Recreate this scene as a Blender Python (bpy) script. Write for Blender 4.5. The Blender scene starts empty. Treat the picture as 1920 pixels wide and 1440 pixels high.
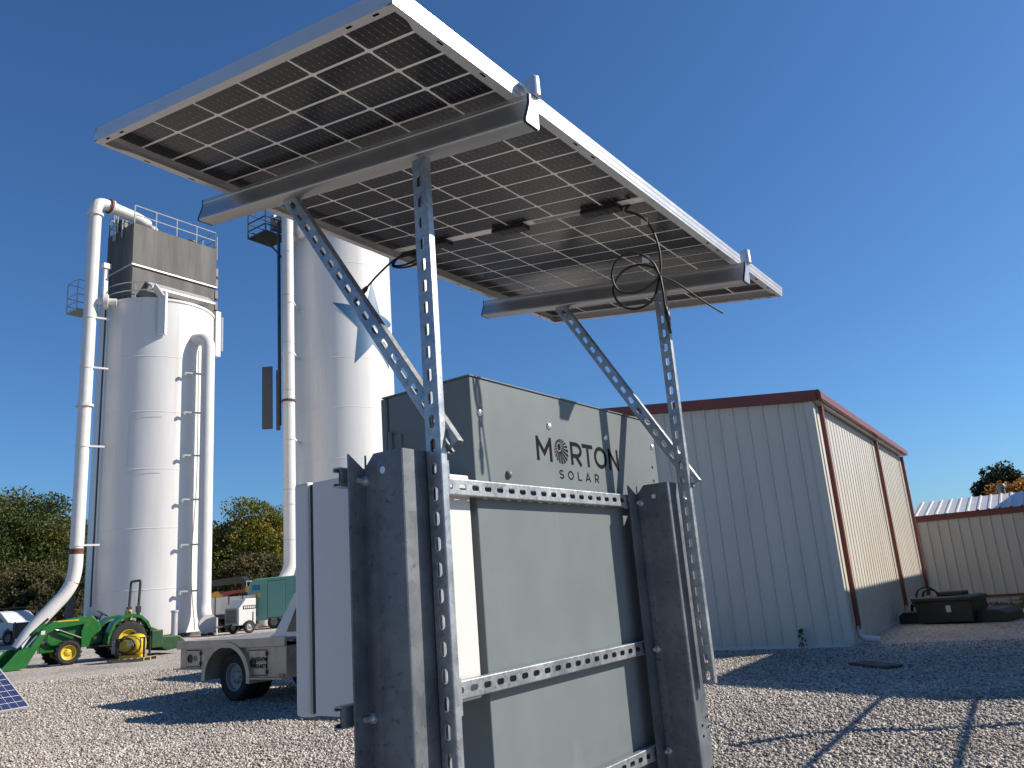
import bpy, bmesh, math, random
import numpy as np
from mathutils import Vector, Matrix, Euler
rad = math.radians
random.seed(7)
SC = bpy.context.scene
COL = SC.collection

# ------------------------------------------------------------------ camera, sky, sun
CAM = Vector((-1.2488, -1.0692, 1.55))
YAW, PITCH, ROLL = 0.95888, 0.24746, -0.07850
FH = Vector((math.sin(YAW), math.cos(YAW), 0)); RH = Vector((math.cos(YAW), -math.sin(YAW), 0))
fwd = FH * math.cos(PITCH) + Vector((0, 0, math.sin(PITCH)))
up0 = RH.cross(fwd)
rt = RH * math.cos(ROLL) + up0 * math.sin(ROLL)
up = up0 * math.cos(ROLL) - RH * math.sin(ROLL)
cam = bpy.data.objects.new('camera', bpy.data.cameras.new('camera')); COL.objects.link(cam)
cm = Matrix((rt, up, -fwd)).transposed().to_4x4(); cm.translation = CAM
cam.matrix_world = cm
cam.data.sensor_width = 36; cam.data.lens = 36 * 1501.27 / 1920
cam.data.clip_start = 0.05; cam.data.clip_end = 2000
SC.camera = cam

SUN = Vector((-0.856, 1.0, -0.86)).normalized()          # direction the light travels
w = bpy.data.worlds.new('World'); SC.world = w; w.use_nodes = True
nt = w.node_tree; bg = nt.nodes['Background']
sky = nt.nodes.new('ShaderNodeTexSky'); sky.sky_type = 'NISHITA'; sky.sun_disc = False
sky.sun_elevation = math.asin(-SUN.z); sky.sun_rotation = math.atan2(-SUN.x, -SUN.y)
sky.altitude = 0; sky.air_density = 1.0; sky.dust_density = 0.55; sky.ozone_density = 3.2
tint = nt.nodes.new('ShaderNodeMix'); tint.data_type = 'RGBA'; tint.blend_type = 'MULTIPLY'; tint.inputs[0].default_value = 1
tint.inputs[7].default_value = (.60, .96, 1.33, 1)          # deep autumn blue, as the camera's white balance shows it
nt.links.new(sky.outputs[0], tint.inputs[6]); nt.links.new(tint.outputs[2], bg.inputs[0]); bg.inputs[1].default_value = 0.061
sl = bpy.data.lights.new('sun', 'SUN'); sl.energy = 5.0; sl.angle = rad(0.53); sl.color = (1, .90, .77)
so = bpy.data.objects.new('sun', sl); COL.objects.link(so); so.location = (0, 0, 40)
so.rotation_euler = SUN.to_track_quat('-Z', 'Y').to_euler()
vs = SC.view_settings; vs.view_transform = 'Standard'; vs.look = 'None'; vs.exposure = 0.62; vs.gamma = 1

# ------------------------------------------------------------------ materials
AF = .70            # paint reflectances below are noted relative to white paper; scale to real albedo
def mat(name, base, rough=.5, metal=0., var=0., vs=8., c2=None, bump=0., bs=60., coat=0., spec=.5, streak=None, detail=4, contrast=(.35, .65)):
    if metal < .5: base = tuple(x * AF for x in base); c2 = tuple(x * AF for x in c2) if c2 else None
    m = bpy.data.materials.new(name); m.use_nodes = True
    n = m.node_tree.nodes; L = m.node_tree.links; b = n['Principled BSDF']
    b.inputs['Roughness'].default_value = rough; b.inputs['Metallic'].default_value = metal
    b.inputs['Coat Weight'].default_value = coat; b.inputs['Specular IOR Level'].default_value = spec
    b.inputs['Base Color'].default_value = (*base, 1)
    tc = n.new('ShaderNodeTexCoord')
    if var or c2:
        nz = n.new('ShaderNodeTexNoise'); nz.inputs['Scale'].default_value = vs; nz.inputs['Detail'].default_value = detail
        nz.inputs['Roughness'].default_value = .6
        if streak:
            mp = n.new('ShaderNodeMapping'); mp.inputs['Scale'].default_value = streak
            L.new(tc.outputs['Object'], mp.inputs[0]); L.new(mp.outputs[0], nz.inputs[0])
        else: L.new(tc.outputs['Object'], nz.inputs[0])
        cr = n.new('ShaderNodeValToRGB'); cr.color_ramp.elements[0].position = contrast[0]; cr.color_ramp.elements[1].position = contrast[1]
        a = c2 if c2 else tuple(max(0, x * (1 - var)) for x in base)
        d = base if c2 else tuple(min(1, x * (1 + var)) for x in base)
        cr.color_ramp.elements[0].color = (*a, 1); cr.color_ramp.elements[1].color = (*d, 1)
        L.new(nz.outputs[0], cr.inputs[0]); L.new(cr.outputs[0], b.inputs['Base Color'])
        r2 = n.new('ShaderNodeMapRange'); r2.inputs['To Min'].default_value = max(.02, rough - .09); r2.inputs['To Max'].default_value = min(1, rough + .09)
        L.new(nz.outputs[0], r2.inputs[0]); L.new(r2.outputs[0], b.inputs['Roughness'])
    if bump:
        nb = n.new('ShaderNodeTexNoise'); nb.inputs['Scale'].default_value = bs; nb.inputs['Detail'].default_value = 5
        L.new(tc.outputs['Object'], nb.inputs[0])
        bp = n.new('ShaderNodeBump'); bp.inputs['Strength'].default_value = bump; bp.inputs['Distance'].default_value = .01
        L.new(nb.outputs[0], bp.inputs['Height']); L.new(bp.outputs[0], b.inputs['Normal'])
    return m

def galv_mat(name, lo, hi, rough, metal, vs, spots):
    """hot dip galvanised steel: spangle (voronoi) over cloudy noise, dark specks"""
    m = mat(name, hi, rough, metal)
    n = m.node_tree.nodes; L = m.node_tree.links; b = n['Principled BSDF']; tc = n.new('ShaderNodeTexCoord')
    vo = n.new('ShaderNodeTexVoronoi'); vo.inputs['Scale'].default_value = vs
    nz = n.new('ShaderNodeTexNoise'); nz.inputs['Scale'].default_value = 9; nz.inputs['Detail'].default_value = 7
    n2 = n.new('ShaderNodeTexNoise'); n2.inputs['Scale'].default_value = 70; n2.inputs['Detail'].default_value = 3
    for t in (vo, nz, n2): L.new(tc.outputs['Object'], t.inputs[0])
    sep = n.new('ShaderNodeSeparateColor'); L.new(vo.outputs['Color'], sep.inputs[0])
    mx = n.new('ShaderNodeMix'); mx.inputs[0].default_value = .18
    L.new(nz.outputs[0], mx.inputs[2]); L.new(sep.outputs[0], mx.inputs[3])
    cr = n.new('ShaderNodeValToRGB'); e = cr.color_ramp.elements
    e[0].position = .30; e[0].color = (*lo, 1); e[1].position = .72; e[1].color = (*hi, 1)
    L.new(mx.outputs[0], cr.inputs[0])
    c2 = n.new('ShaderNodeValToRGB'); c2.color_ramp.elements[0].position = .63; c2.color_ramp.elements[1].position = .70
    c2.color_ramp.elements[0].color = (1, 1, 1, 1); c2.color_ramp.elements[1].color = (1 - spots, 1 - spots, 1 - spots, 1)
    L.new(n2.outputs[0], c2.inputs[0])
    mm = n.new('ShaderNodeMix'); mm.data_type = 'RGBA'; mm.blend_type = 'MULTIPLY'; mm.inputs[0].default_value = 1
    L.new(cr.outputs[0], mm.inputs[6]); L.new(c2.outputs[0], mm.inputs[7]); L.new(mm.outputs[2], b.inputs['Base Color'])
    rr = n.new('ShaderNodeMapRange'); rr.inputs['To Min'].default_value = rough - .12; rr.inputs['To Max'].default_value = rough + .14
    L.new(mx.outputs[0], rr.inputs[0]); L.new(rr.outputs[0], b.inputs['Roughness'])
    bp = n.new('ShaderNodeBump'); bp.inputs['Strength'].default_value = .12; bp.inputs['Distance'].default_value = .002
    L.new(n2.outputs[0], bp.inputs['Height']); L.new(bp.outputs[0], b.inputs['Normal'])
    return m

M = dict(
    strut=galv_mat('strut_zinc', (.21, .235, .27), (.42, .44, .45), .38, .66, 90, .35),
    pile=galv_mat('pile_galvanised', (.092, .106, .124), (.165, .180, .198), .5, .45, 45, .4),
    alu=mat('aluminium_frame', (.55, .555, .56), .38, .55, .03, 20),
    rail=mat('aluminium_rail', (.42, .42, .42), .40, .8, .05, 6, streak=(60, 1, 60)),
    zinc=mat('zinc_bright', (.60, .62, .65), .34, .8, .05, 40),
    rubber=mat('black_rubber', (.012, .012, .013), .55),
    cable=mat('cable_black', (.008, .008, .009), .45, spec=.3),
    greypaint=mat('cabinet_grey', (.198, .230, .242), .45, 0, .06, 4, bump=.03, bs=220, spec=.2, detail=8),
    whitebox=mat('white_powder', (.78, .78, .77), .42, 0, .02, 3, bump=.03, bs=260, spec=.2),
    black=mat('black_print', (.006, .006, .007), .75, spec=.08),
    antenna=mat('antenna_grey', (.10, .105, .12), .6, 0, .1, 3),
    silo=mat('silo_white', (.88, .875, .865), .34, 0, 0, .9, c2=(.80, .79, .77), streak=(1.2, 1.2, .16), detail=6, contrast=(.25, .52), bump=.05, bs=2),
    pipe=mat('pipe_white', (.83, .82, .80), .38, 0, .04, 1.2),
    rust=mat('rusty_steel', (.16, .06, .03), .8, 0, .4, 8),
    concrete=mat('hopper_grey', (.165, .163, .16), .75, 0, 0, 1.2, c2=(.075, .074, .073), streak=(1.5, 1.5, .2), detail=6, bump=.1, bs=6),
    darksteel=mat('dark_steel', (.07, .075, .085), .5, .4, .1, 5),
    railing=mat('railing_grey', (.62, .63, .64), .45, .4, .05, 5),
    starblue=mat('logo_blue', (.045, .15, .29), .45, 0, .05, 1),
    shedwall=mat('shed_panel', (.72, .69, .61), .42, 0, .03, 1.4, streak=(1, 1, .25), bump=.02, bs=30),
    redtrim=mat('red_trim', (.23, .045, .032), .42, 0, .08, 2),
    shedroof=mat('shed_roof', (.74, .73, .70), .33, .1, .04, 1.5),
    pvc=mat('pvc_white', (.75, .75, .74), .4, 0, .04, 6),
    green=mat('tractor_green', (.015, .16, .022), .32, 0, .05, 6, coat=.4),
    darkgreen=mat('implement_green', (.012, .07, .02), .5, 0, .15, 6),
    yellow=mat('rim_yellow', (.72, .52, .02), .4, 0, .05, 8),
    tank=mat('tank_yellow', (.75, .55, .03), .4, 0, .05, 4),
    tyre=mat('tyre', (.022, .021, .020), .85, 0, .3, 14, bump=.2, bs=30),
    plastic=mat('black_plastic', (.016, .016, .018), .5),
    truckwhite=mat('truck_white', (.78, .78, .79), .28, 0, .01, 2, coat=.5),
    bed=mat('flatbed_alu', (.68, .52, .38), .42, .3, .07, 4, streak=(3, .6, 3)),
    deck=mat('deck_alu', (.62, .62, .63), .45, .4, .1, 3),
    glass=mat('dark_glass', (.02, .025, .03), .06, 0, 0, 1, spec=.8),
    amber=mat('amber_lens', (.65, .2, .02), .3),
    greenbox=mat('green_trailer', (.17, .40, .33), .45, 0, .04, 2),
    greygear=mat('grey_machine', (.30, .30, .30), .5, .1, .08, 3),
    whitegear=mat('white_machine', (.74, .74, .72), .45, 0, .05, 3),
    redpaint=mat('red_paint', (.32, .03, .03), .45),
    orange=mat('machine_yellow', (.70, .36, .03), .45),
    mower=mat('mower_black', (.020, .024, .022), .55, 0, .2, 8),
    wood=mat('weathered_wood', (.34, .27, .19), .8, 0, .25, 5, streak=(2, 2, 20)),
    board=mat('dark_cover', (.09, .08, .07), .8, 0, .3, 12),
    bark=mat('bark', (.12, .095, .075), .9, 0, .35, 6, streak=(4, 4, .6), bump=.5, bs=20),
    paper=mat('paper_label', (.70, .70, .68), .5, 0, .1, 60),
)

def stain(m, col, scale, lo, hi, amt):
    """rust and dirt runs: stretched noise mixed over the base colour"""
    n = m.node_tree.nodes; L = m.node_tree.links; b = n['Principled BSDF']; src = b.inputs['Base Color'].links[0].from_socket
    tc = n.new('ShaderNodeTexCoord'); mp = n.new('ShaderNodeMapping'); mp.inputs['Scale'].default_value = scale; L.new(tc.outputs['Object'], mp.inputs[0])
    nz = n.new('ShaderNodeTexNoise'); nz.inputs['Scale'].default_value = 1; nz.inputs['Detail'].default_value = 8; nz.inputs['Roughness'].default_value = .65; L.new(mp.outputs[0], nz.inputs[0])
    mr = n.new('ShaderNodeMapRange'); mr.inputs['From Min'].default_value = lo; mr.inputs['From Max'].default_value = hi; mr.inputs['To Max'].default_value = amt; L.new(nz.outputs[0], mr.inputs[0])
    mx = n.new('ShaderNodeMix'); mx.data_type = 'RGBA'; mx.inputs[7].default_value = (*col, 1)
    L.new(mr.outputs[0], mx.inputs[0]); L.new(src, mx.inputs[6]); L.new(mx.outputs[2], b.inputs['Base Color'])
stain(M['silo'], (.34, .27, .20), (2.6, 2.6, .10), .58, .76, .38)
stain(M['pipe'], (.34, .24, .16), (3.5, 3.5, .35), .60, .74, .5)
stain(M['shedwall'], (.30, .27, .22), (2.2, 2.2, .5), .55, .8, .35)
stain(M['greypaint'], (.26, .275, .28), (9, 9, 1.6), .58, .78, .30)
stain(M['bed'], (.16, .13, .10), (3, 3, 1.2), .52, .75, .5)
stain(M['green'], (.16, .13, .09), (3, 3, 3), .55, .75, .4)
stain(M['truckwhite'], (.30, .25, .20), (2, 2, 2), .55, .8, .35)
stain(M['concrete'], (.05, .048, .045), (2.2, 2.2, .12), .50, .68, .7)
def leaf_mat(name, cols, scale=.35):
    m = bpy.data.materials.new(name); m.use_nodes = True
    n = m.node_tree.nodes; L = m.node_tree.links; b = n['Principled BSDF']
    b.inputs['Roughness'].default_value = .6; b.inputs['Specular IOR Level'].default_value = .25
    tc = n.new('ShaderNodeTexCoord'); nz = n.new('ShaderNodeTexNoise'); nz.inputs['Scale'].default_value = scale; nz.inputs['Detail'].default_value = 3
    L.new(tc.outputs['Object'], nz.inputs[0])
    g = n.new('ShaderNodeNewGeometry')
    a = n.new('ShaderNodeMath'); a.operation = 'MULTIPLY_ADD'; a.inputs[1].default_value = .4; L.new(g.outputs['Random Per Island'], a.inputs[0])
    s = n.new('ShaderNodeMath'); s.operation = 'MULTIPLY_ADD'; s.inputs[1].default_value = 1.5; s.inputs[2].default_value = -.45
    L.new(nz.outputs[0], s.inputs[0]); L.new(s.outputs[0], a.inputs[2])
    cr = n.new('ShaderNodeValToRGB'); el = cr.color_ramp.elements
    cols = [tuple(x * 1.2 for x in c) for c in cols]
    el[0].position = .15; el[0].color = (*cols[0], 1); el[1].position = .85; el[1].color = (*cols[-1], 1)
    for i, c in enumerate(cols[1:-1]):
        e = el.new(.15 + .7 * (i + 1) / (len(cols) - 1)); e.color = (*c, 1)
    L.new(a.outputs[0], cr.inputs[0]); L.new(cr.outputs[0], b.inputs['Base Color'])
    tr = n.new('ShaderNodeBsdfTranslucent'); L.new(cr.outputs[0], tr.inputs[0])
    mx = n.new('ShaderNodeMixShader'); mx.inputs[0].default_value = .25
    L.new(b.outputs[0], mx.inputs[1]); L.new(tr.outputs[0], mx.inputs[2]); L.new(mx.outputs[0], n['Material Output'].inputs[0])
    return m
M['leafA'] = leaf_mat('leaf_olive', [(.020, .036, .013), (.040, .060, .018), (.075, .085, .022), (.13, .115, .025)])
M['leafB'] = leaf_mat('leaf_autumn', [(.035, .05, .012), (.085, .10, .016), (.15, .14, .02), (.21, .15, .025)])
M['leafC'] = leaf_mat('leaf_cedar', [(.008, .016, .009), (.014, .024, .012), (.022, .032, .014)])
M['leafD'] = leaf_mat('leaf_orange', [(.10, .07, .015), (.25, .12, .02), (.32, .15, .025)])
M['leafE'] = leaf_mat('leaf_brush', [(.022, .032, .012), (.042, .048, .018), (.075, .066, .026), (.11, .08, .035)])
M['grass'] = leaf_mat('leaf_weed', [(.05, .06, .018), (.09, .09, .03), (.17, .13, .06)], 1.5)

def gravel_mat(name, stone):
    m = bpy.data.materials.new(name); m.use_nodes = True
    n = m.node_tree.nodes; L = m.node_tree.links; b = n['Principled BSDF']
    b.inputs['Roughness'].default_value = .85; b.inputs['Specular IOR Level'].default_value = .25
    tc = n.new('ShaderNodeTexCoord')
    big = n.new('ShaderNodeTexNoise'); big.inputs['Scale'].default_value = .35; big.inputs['Detail'].default_value = 4
    L.new(tc.outputs['Object'], big.inputs[0])
    cr = n.new('ShaderNodeValToRGB'); el = cr.color_ramp.elements
    el[0].position = 0; el[0].color = (.20, .18, .16, 1); el[1].position = 1; el[1].color = (.80, .75, .69, 1)
    e = el.new(.3); e.color = (.46, .415, .365, 1); e = el.new(.7); e.color = (.60, .54, .475, 1)
    if stone:
        g = n.new('ShaderNodeNewGeometry'); val = g.outputs['Random Per Island']
    else:
        vo = n.new('ShaderNodeTexVoronoi'); vo.inputs['Scale'].default_value = 26; L.new(tc.outputs['Object'], vo.inputs[0])
        sp = n.new('ShaderNodeSeparateColor'); L.new(vo.outputs['Color'], sp.inputs[0]); val = sp.outputs[0]
        v2 = n.new('ShaderNodeTexVoronoi'); v2.inputs['Scale'].default_value = 9; L.new(tc.outputs['Object'], v2.inputs[0])
        ad = n.new('ShaderNodeMath'); ad.operation = 'MULTIPLY_ADD'; ad.inputs[1].default_value = .5; L.new(v2.outputs['Distance'], ad.inputs[0]); L.new(vo.outputs['Distance'], ad.inputs[2])
        bp = n.new('ShaderNodeBump'); bp.inputs['Strength'].default_value = .9; bp.inputs['Distance'].default_value = .03; bp.invert = True
        L.new(ad.outputs[0], bp.inputs['Height']); L.new(bp.outputs[0], b.inputs['Normal'])
    L.new(val, cr.inputs[0])
    hs = n.new('ShaderNodeMapRange'); hs.inputs['From Min'].default_value = .3; hs.inputs['From Max'].default_value = .7; hs.inputs['To Min'].default_value = .56; hs.inputs['To Max'].default_value = .86
    L.new(big.outputs[0], hs.inputs[0])
    mm = n.new('ShaderNodeMix'); mm.data_type = 'RGBA'; mm.blend_type = 'MULTIPLY'; mm.inputs[0].default_value = 1
    L.new(cr.outputs[0], mm.inputs[6]); L.new(hs.outputs[0], mm.inputs[7]); L.new(mm.outputs[2], b.inputs['Base Color'])
    return m
M['ground'] = gravel_mat('gravel_ground', False); M['stone'] = gravel_mat('gravel_stones', True)
M['field'] = mat('field_grass', (.10, .095, .035), .9, 0, .35, .5)

def cell_mat(name, base, busdir, n_bus, pitch, line, rough, coat):
    """dark solar cell with thin bright busbars (object space lines)"""
    m = mat(name, base, rough, 0, coat=coat, spec=.34)
    n = m.node_tree.nodes; L = m.node_tree.links; b = n['Principled BSDF']
    tc = n.new('ShaderNodeTexCoord'); sx = n.new('ShaderNodeSeparateXYZ'); L.new(tc.outputs['Object'], sx.inputs[0])
    md = n.new('ShaderNodeMath'); md.operation = 'PINGPONG'; md.inputs[1].default_value = pitch / 2
    ad = n.new('ShaderNodeMath'); ad.operation = 'ADD'; ad.inputs[1].default_value = 10 * pitch
    L.new(sx.outputs[busdir], ad.inputs[0]); L.new(ad.outputs[0], md.inputs[0])
    lt = n.new('ShaderNodeMath'); lt.operation = 'LESS_THAN'; lt.inputs[1].default_value = line
    L.new(md.outputs[0], lt.inputs[0])
    # pads along the busbar
    m2 = n.new('ShaderNodeMath'); m2.operation = 'PINGPONG'; m2.inputs[1].default_value = .0105
    a2 = n.new('ShaderNodeMath'); a2.operation = 'ADD'; a2.inputs[1].default_value = 5.0; L.new(sx.outputs[1 - busdir], a2.inputs[0]); L.new(a2.outputs[0], m2.inputs[0])
    l2 = n.new('ShaderNodeMath'); l2.operation = 'LESS_THAN'; l2.inputs[1].default_value = .0022; L.new(m2.outputs[0], l2.inputs[0])
    l3 = n.new('ShaderNodeMath'); l3.operation = 'MULTIPLY_ADD'; l3.inputs[1].default_value = .75; l3.inputs[2].default_value = .25; L.new(l2.outputs[0], l3.inputs[0])
    mu = n.new('ShaderNodeMath'); mu.operation = 'MULTIPLY'; L.new(lt.outputs[0], mu.inputs[0]); L.new(l3.outputs[0], mu.inputs[1])
    mx = n.new('ShaderNodeMix'); mx.data_type = 'RGBA'; mx.inputs[6].default_value = (*base, 1); mx.inputs[7].default_value = (.30, .30, .32, 1)
    L.new(mu.outputs[0], mx.inputs[0]); L.new(mx.outputs[2], b.inputs['Base Color'])
    return m
M['cell'] = cell_mat('bifacial_cell', (.013, .014, .020), 1, 9, .0184, .0006, .22, .0)
M['cellblue'] = cell_mat('poly_cell', (.020, .028, .085), 0, 4, .039, .0009, .2, .5)
M['sheet'] = mat('panel_grid', (1.1, 1.08, 1.05), .35, 0, .03, 30)

# ------------------------------------------------------------------ mesh helpers
class MB:
    def __init__(s): s.v = []; s.f = []
    def add(s, vs, fs):
        o = len(s.v); s.v += [tuple(v) for v in vs]; s.f += [tuple(i + o for i in f) for f in fs]; return s
    def box(s, a, b, mtx=None):
        (x0, y0, z0), (x1, y1, z1) = a, b
        vs = [Vector(p) for p in ((x0, y0, z0), (x1, y0, z0), (x1, y1, z0), (x0, y1, z0), (x0, y0, z1), (x1, y0, z1), (x1, y1, z1), (x0, y1, z1))]
        if mtx: vs = [mtx @ v for v in vs]
        return s.add(vs, [(0, 3, 2, 1), (4, 5, 6, 7), (0, 1, 5, 4), (1, 2, 6, 5), (2, 3, 7, 6), (3, 0, 4, 7)])
    def bar(s, p, q, wx, wy, upv=(0, 0, 1)):
        p = Vector(p); q = Vector(q); d = q - p; L = d.length; z = d.normalized(); u = Vector(upv)
        if abs(z.dot(u)) > .98: u = Vector((1, 0, 0))
        x = u.cross(z).normalized(); y = z.cross(x)
        m = Matrix((x, y, z)).transposed().to_4x4(); m.translation = p
        return s.box((-wx / 2, -wy / 2, 0), (wx / 2, wy / 2, L), m)
    def prism(s, poly, lo, hi, fn):
        """poly of 2D points extruded from lo to hi; fn(a, b, t) -> 3D"""
        n = len(poly); vs = [fn(a, b, lo) for a, b in poly] + [fn(a, b, hi) for a, b in poly]
        fs = [tuple(range(n - 1, -1, -1)), tuple(range(n, 2 * n))] + [(i, (i + 1) % n, n + (i + 1) % n, n + i) for i in range(n)]
        return s.add(vs, fs)
    def tube(s, pts, r, n=10, caps=True, closed=False):
        pts = [Vector(p) for p in pts]; k = len(pts); rs = r if isinstance(r, (list, tuple)) else [r] * k
        t0 = (pts[1] - pts[0]).normalized(); u = Vector((0, 0, 1)) if abs(t0.z) < .9 else Vector((1, 0, 0))
        x = u.cross(t0).normalized(); o = len(s.v); pt = t0
        for i in range(k):
            if i == 0: t = (pts[1] - pts[0])
            elif i == k - 1: t = (pts[-1] - pts[-2])
            else: t = (pts[i + 1] - pts[i]).normalized() + (pts[i] - pts[i - 1]).normalized()
            t = t.normalized() if t.length > 1e-9 else pt
            x = (x - t * x.dot(t)).normalized(); y = t.cross(x); pt = t
            for j in range(n):
                a = 2 * math.pi * j / n
                s.v.append(tuple(pts[i] + (x * math.cos(a) + y * math.sin(a)) * rs[i]))
        for i in range(k - 1):
            for j in range(n):
                s.f.append((o + i * n + j, o + i * n + (j + 1) % n, o + (i + 1) * n + (j + 1) % n, o + (i + 1) * n + j))
        if caps:
            s.f.append(tuple(o + j for j in range(n - 1, -1, -1))); s.f.append(tuple(o + (k - 1) * n + j for j in range(n)))
        return s
    def lathe(s, prof, n=24, fn=None, a0=0, a1=2 * math.pi, closed=True):
        """prof list (r, h); fn(x, y, h)"""
        fn = fn or (lambda x, y, h: (x, y, h)); o = len(s.v); full = abs(a1 - a0) > 6.28; m = n if full else n + 1
        for r, h in prof:
            for j in range(m):
                a = a0 + (a1 - a0) * j / n; s.v.append(tuple(fn(r * math.cos(a), r * math.sin(a), h)))
        for i in range(len(prof) - 1):
            for j in range(n):
                j2 = (j + 1) % m
                s.f.append((o + i * m + j, o + i * m + j2, o + (i + 1) * m + j2, o + (i + 1) * m + j))
        return s
    def disc(s, c, r, n=20, fn=None):
        fn = fn or (lambda x, y, h: (c[0] + x, c[1] + y, c[2]))
        o = len(s.v)
        for j in range(n): s.v.append(tuple(fn(r * math.cos(2 * math.pi * j / n), r * math.sin(2 * math.pi * j / n), 0)))
        s.f.append(tuple(o + j for j in range(n))); return s
    def build(s, name, m, parent=None, smooth=None, bevel=0, loc=None):
        me = bpy.data.meshes.new(name); me.from_pydata(s.v, [], s.f); me.update()
        me.materials.append(M[m] if isinstance(m, str) else m)
        return link(name, me, parent, smooth, bevel, loc)

def link(name, me, parent=None, smooth=None, bevel=0, loc=None):
    if smooth is not None:
        for p in me.polygons: p.use_smooth = True
        me.set_sharp_from_angle(angle=rad(smooth))
    o = bpy.data.objects.new(name, me); COL.objects.link(o)
    if parent: o.parent = parent
    if loc: o.location = loc
    if bevel:
        bm = o.modifiers.new('bevel', 'BEVEL'); bm.width = bevel; bm.segments = 2; bm.limit_method = 'ANGLE'; bm.angle_limit = rad(40)
    return o
def thing(name, label, cat, loc=(0, 0, 0), rz=0, group=None, mtx=None):
    o = bpy.data.objects.new(name, None); COL.objects.link(o); o.empty_display_size = .2
    if mtx is not None: o.matrix_world = mtx
    else: o.location = loc; o.rotation_euler = (0, 0, rz)
    return tag(o, label, cat, group)
def tag(o, label=None, cat=None, group=None, kind=None):
    if label: o['label'] = label
    if cat: o['category'] = cat
    if group: o['group'] = group
    if kind: o['kind'] = kind
    return o
def catmull(pts, n=8):
    P = [Vector(p) for p in pts]; P = [P[0] * 2 - P[1]] + P + [P[-1] * 2 - P[-2]]; out = []
    for i in range(1, len(P) - 2):
        for k in range(n):
            t = k / n; a, b, c, d = P[i - 1:i + 3]
            out.append(.5 * ((2 * b) + (c - a) * t + (2 * a - 5 * b + 4 * c - d) * t * t + (3 * b - a - 3 * c + d) * t ** 3))
    out.append(P[-2]); return out
def frame_at(o, right, fwdv):
    """matrix: local x = right, y = fwdv, z up"""
    m = Matrix((Vector(right), Vector(fwdv), Vector((0, 0, 1)))).transposed().to_4x4(); m.translation = o; return m
def gz(x, y):
    if x > 30: return 0.
    return .012 * min(max(0., y - 12), 50)

# ------------------------------------------------------------------ ground
def ground():
    xs = [-400, -60, -20, 0, 10, 20, 29.9, 30.5, 45, 80, 200, 600]
    ys = [-400, -60, -20, 0, 6, 12, 18, 26, 36, 48, 62, 90, 200, 700]
    vs = []
    for y in ys:
        for x in xs: vs.append((x, y, .012 * min(max(0., y - 12), 50)))
    nx = len(xs); fs = [(j * nx + i, j * nx + i + 1, (j + 1) * nx + i + 1, (j + 1) * nx + i) for j in range(len(ys) - 1) for i in range(nx - 1)]
    tag(MB().add(vs, fs).build('ground', 'ground'), kind='structure')
    g = MB(); fz = .604
    g.add([(-300, 63, fz), (500, 63, fz), (500, 650, fz), (-300, 650, fz)], [(0, 1, 2, 3)])
    tag(g.build('field', 'field'), kind='structure')
ground()

def gravel():
    rng = np.random.default_rng(5)
    iv = np.array([(x, y, z) for x in (-1, 1) for y in (-1, 1) for z in (-1, 1)], float) * .62
    jf = np.array([(0, 1, 3), (0, 3, 2), (4, 6, 7), (4, 7, 5), (0, 4, 5), (0, 5, 1), (2, 3, 7), (2, 7, 6), (0, 2, 6), (0, 6, 4), (1, 5, 7), (1, 7, 3)])
    V = []; F = []; off = 0
    def sector(a0, a1, r0, r1, dens, smin, smax):
        nonlocal off
        area = math.radians(a1 - a0) / 2 * (r1 * r1 - r0 * r0); n = int(area * dens)
        r = np.sqrt(rng.uniform(r0 * r0, r1 * r1, n)); a = np.radians(rng.uniform(a0, a1, n))
        x = CAM.x + r * np.sin(a); y = CAM.y + r * np.cos(a)
        keep = ~((x > 14.7) & (y > 2.9)); x = x[keep]; y = y[keep]; n = len(x)
        z = .012 * np.clip(y - 12, 0, 50)
        s = rng.uniform(0, 1, n) ** 1.8 * (smax - smin) + smin
        vs = iv[None] * rng.uniform(.45, 1.35, (n, 8, 3))
        vs *= (s[:, None] * np.stack([rng.uniform(.8, 1.35, n), rng.uniform(.6, 1.0, n), rng.uniform(.4, .8, n)], 1))[:, None, :]
        # random rotation: yaw and a tilt
        ya = rng.uniform(0, 6.283, n); ti = rng.normal(0, .8, n)
        c, q = np.cos(ti)[:, None], np.sin(ti)[:, None]
        vy = vs[:, :, 1] * c - vs[:, :, 2] * q; vz = vs[:, :, 1] * q + vs[:, :, 2] * c
        c, q = np.cos(ya)[:, None], np.sin(ya)[:, None]
        vx = vs[:, :, 0] * c - vy * q; vy = vs[:, :, 0] * q + vy * c
        P = np.stack([vx + x[:, None], vy + y[:, None], vz + (z + s * rng.uniform(.1, .6, n))[:, None]], 2)
        V.append(P.reshape(-1, 3)); F.append((jf[None] + (np.arange(n) * 8)[:, None, None] + off).reshape(-1, 3)); off += n * 8
    for a0, a1 in ((14, 47), (65, 96)):
        sector(a0, a1, 4.3, 7.5, 2300, .008, .024)
        sector(a0, a1, 7.5, 11, 1500, .008, .024)
        sector(a0, a1, 11, 17, 600, .009, .025)
    sector(14, 40, 17, 25, 330, .012, .030)
    V = np.concatenate(V); F = np.concatenate(F)
    me = bpy.data.meshes.new('gravel'); me.vertices.add(len(V)); me.vertices.foreach_set('co', V.ravel())
    me.loops.add(F.size); me.loops.foreach_set('vertex_index', F.ravel().astype(np.int32))
    me.polygons.add(len(F)); me.polygons.foreach_set('loop_start', np.arange(0, F.size, 3, dtype=np.int32))
    me.update(calc_edges=True); me.materials.append(M['stone'])
    tag(link('gravel', me), 'loose pale crushed stone gravel covering the yard', 'gravel', kind='stuff')
gravel()

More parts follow.
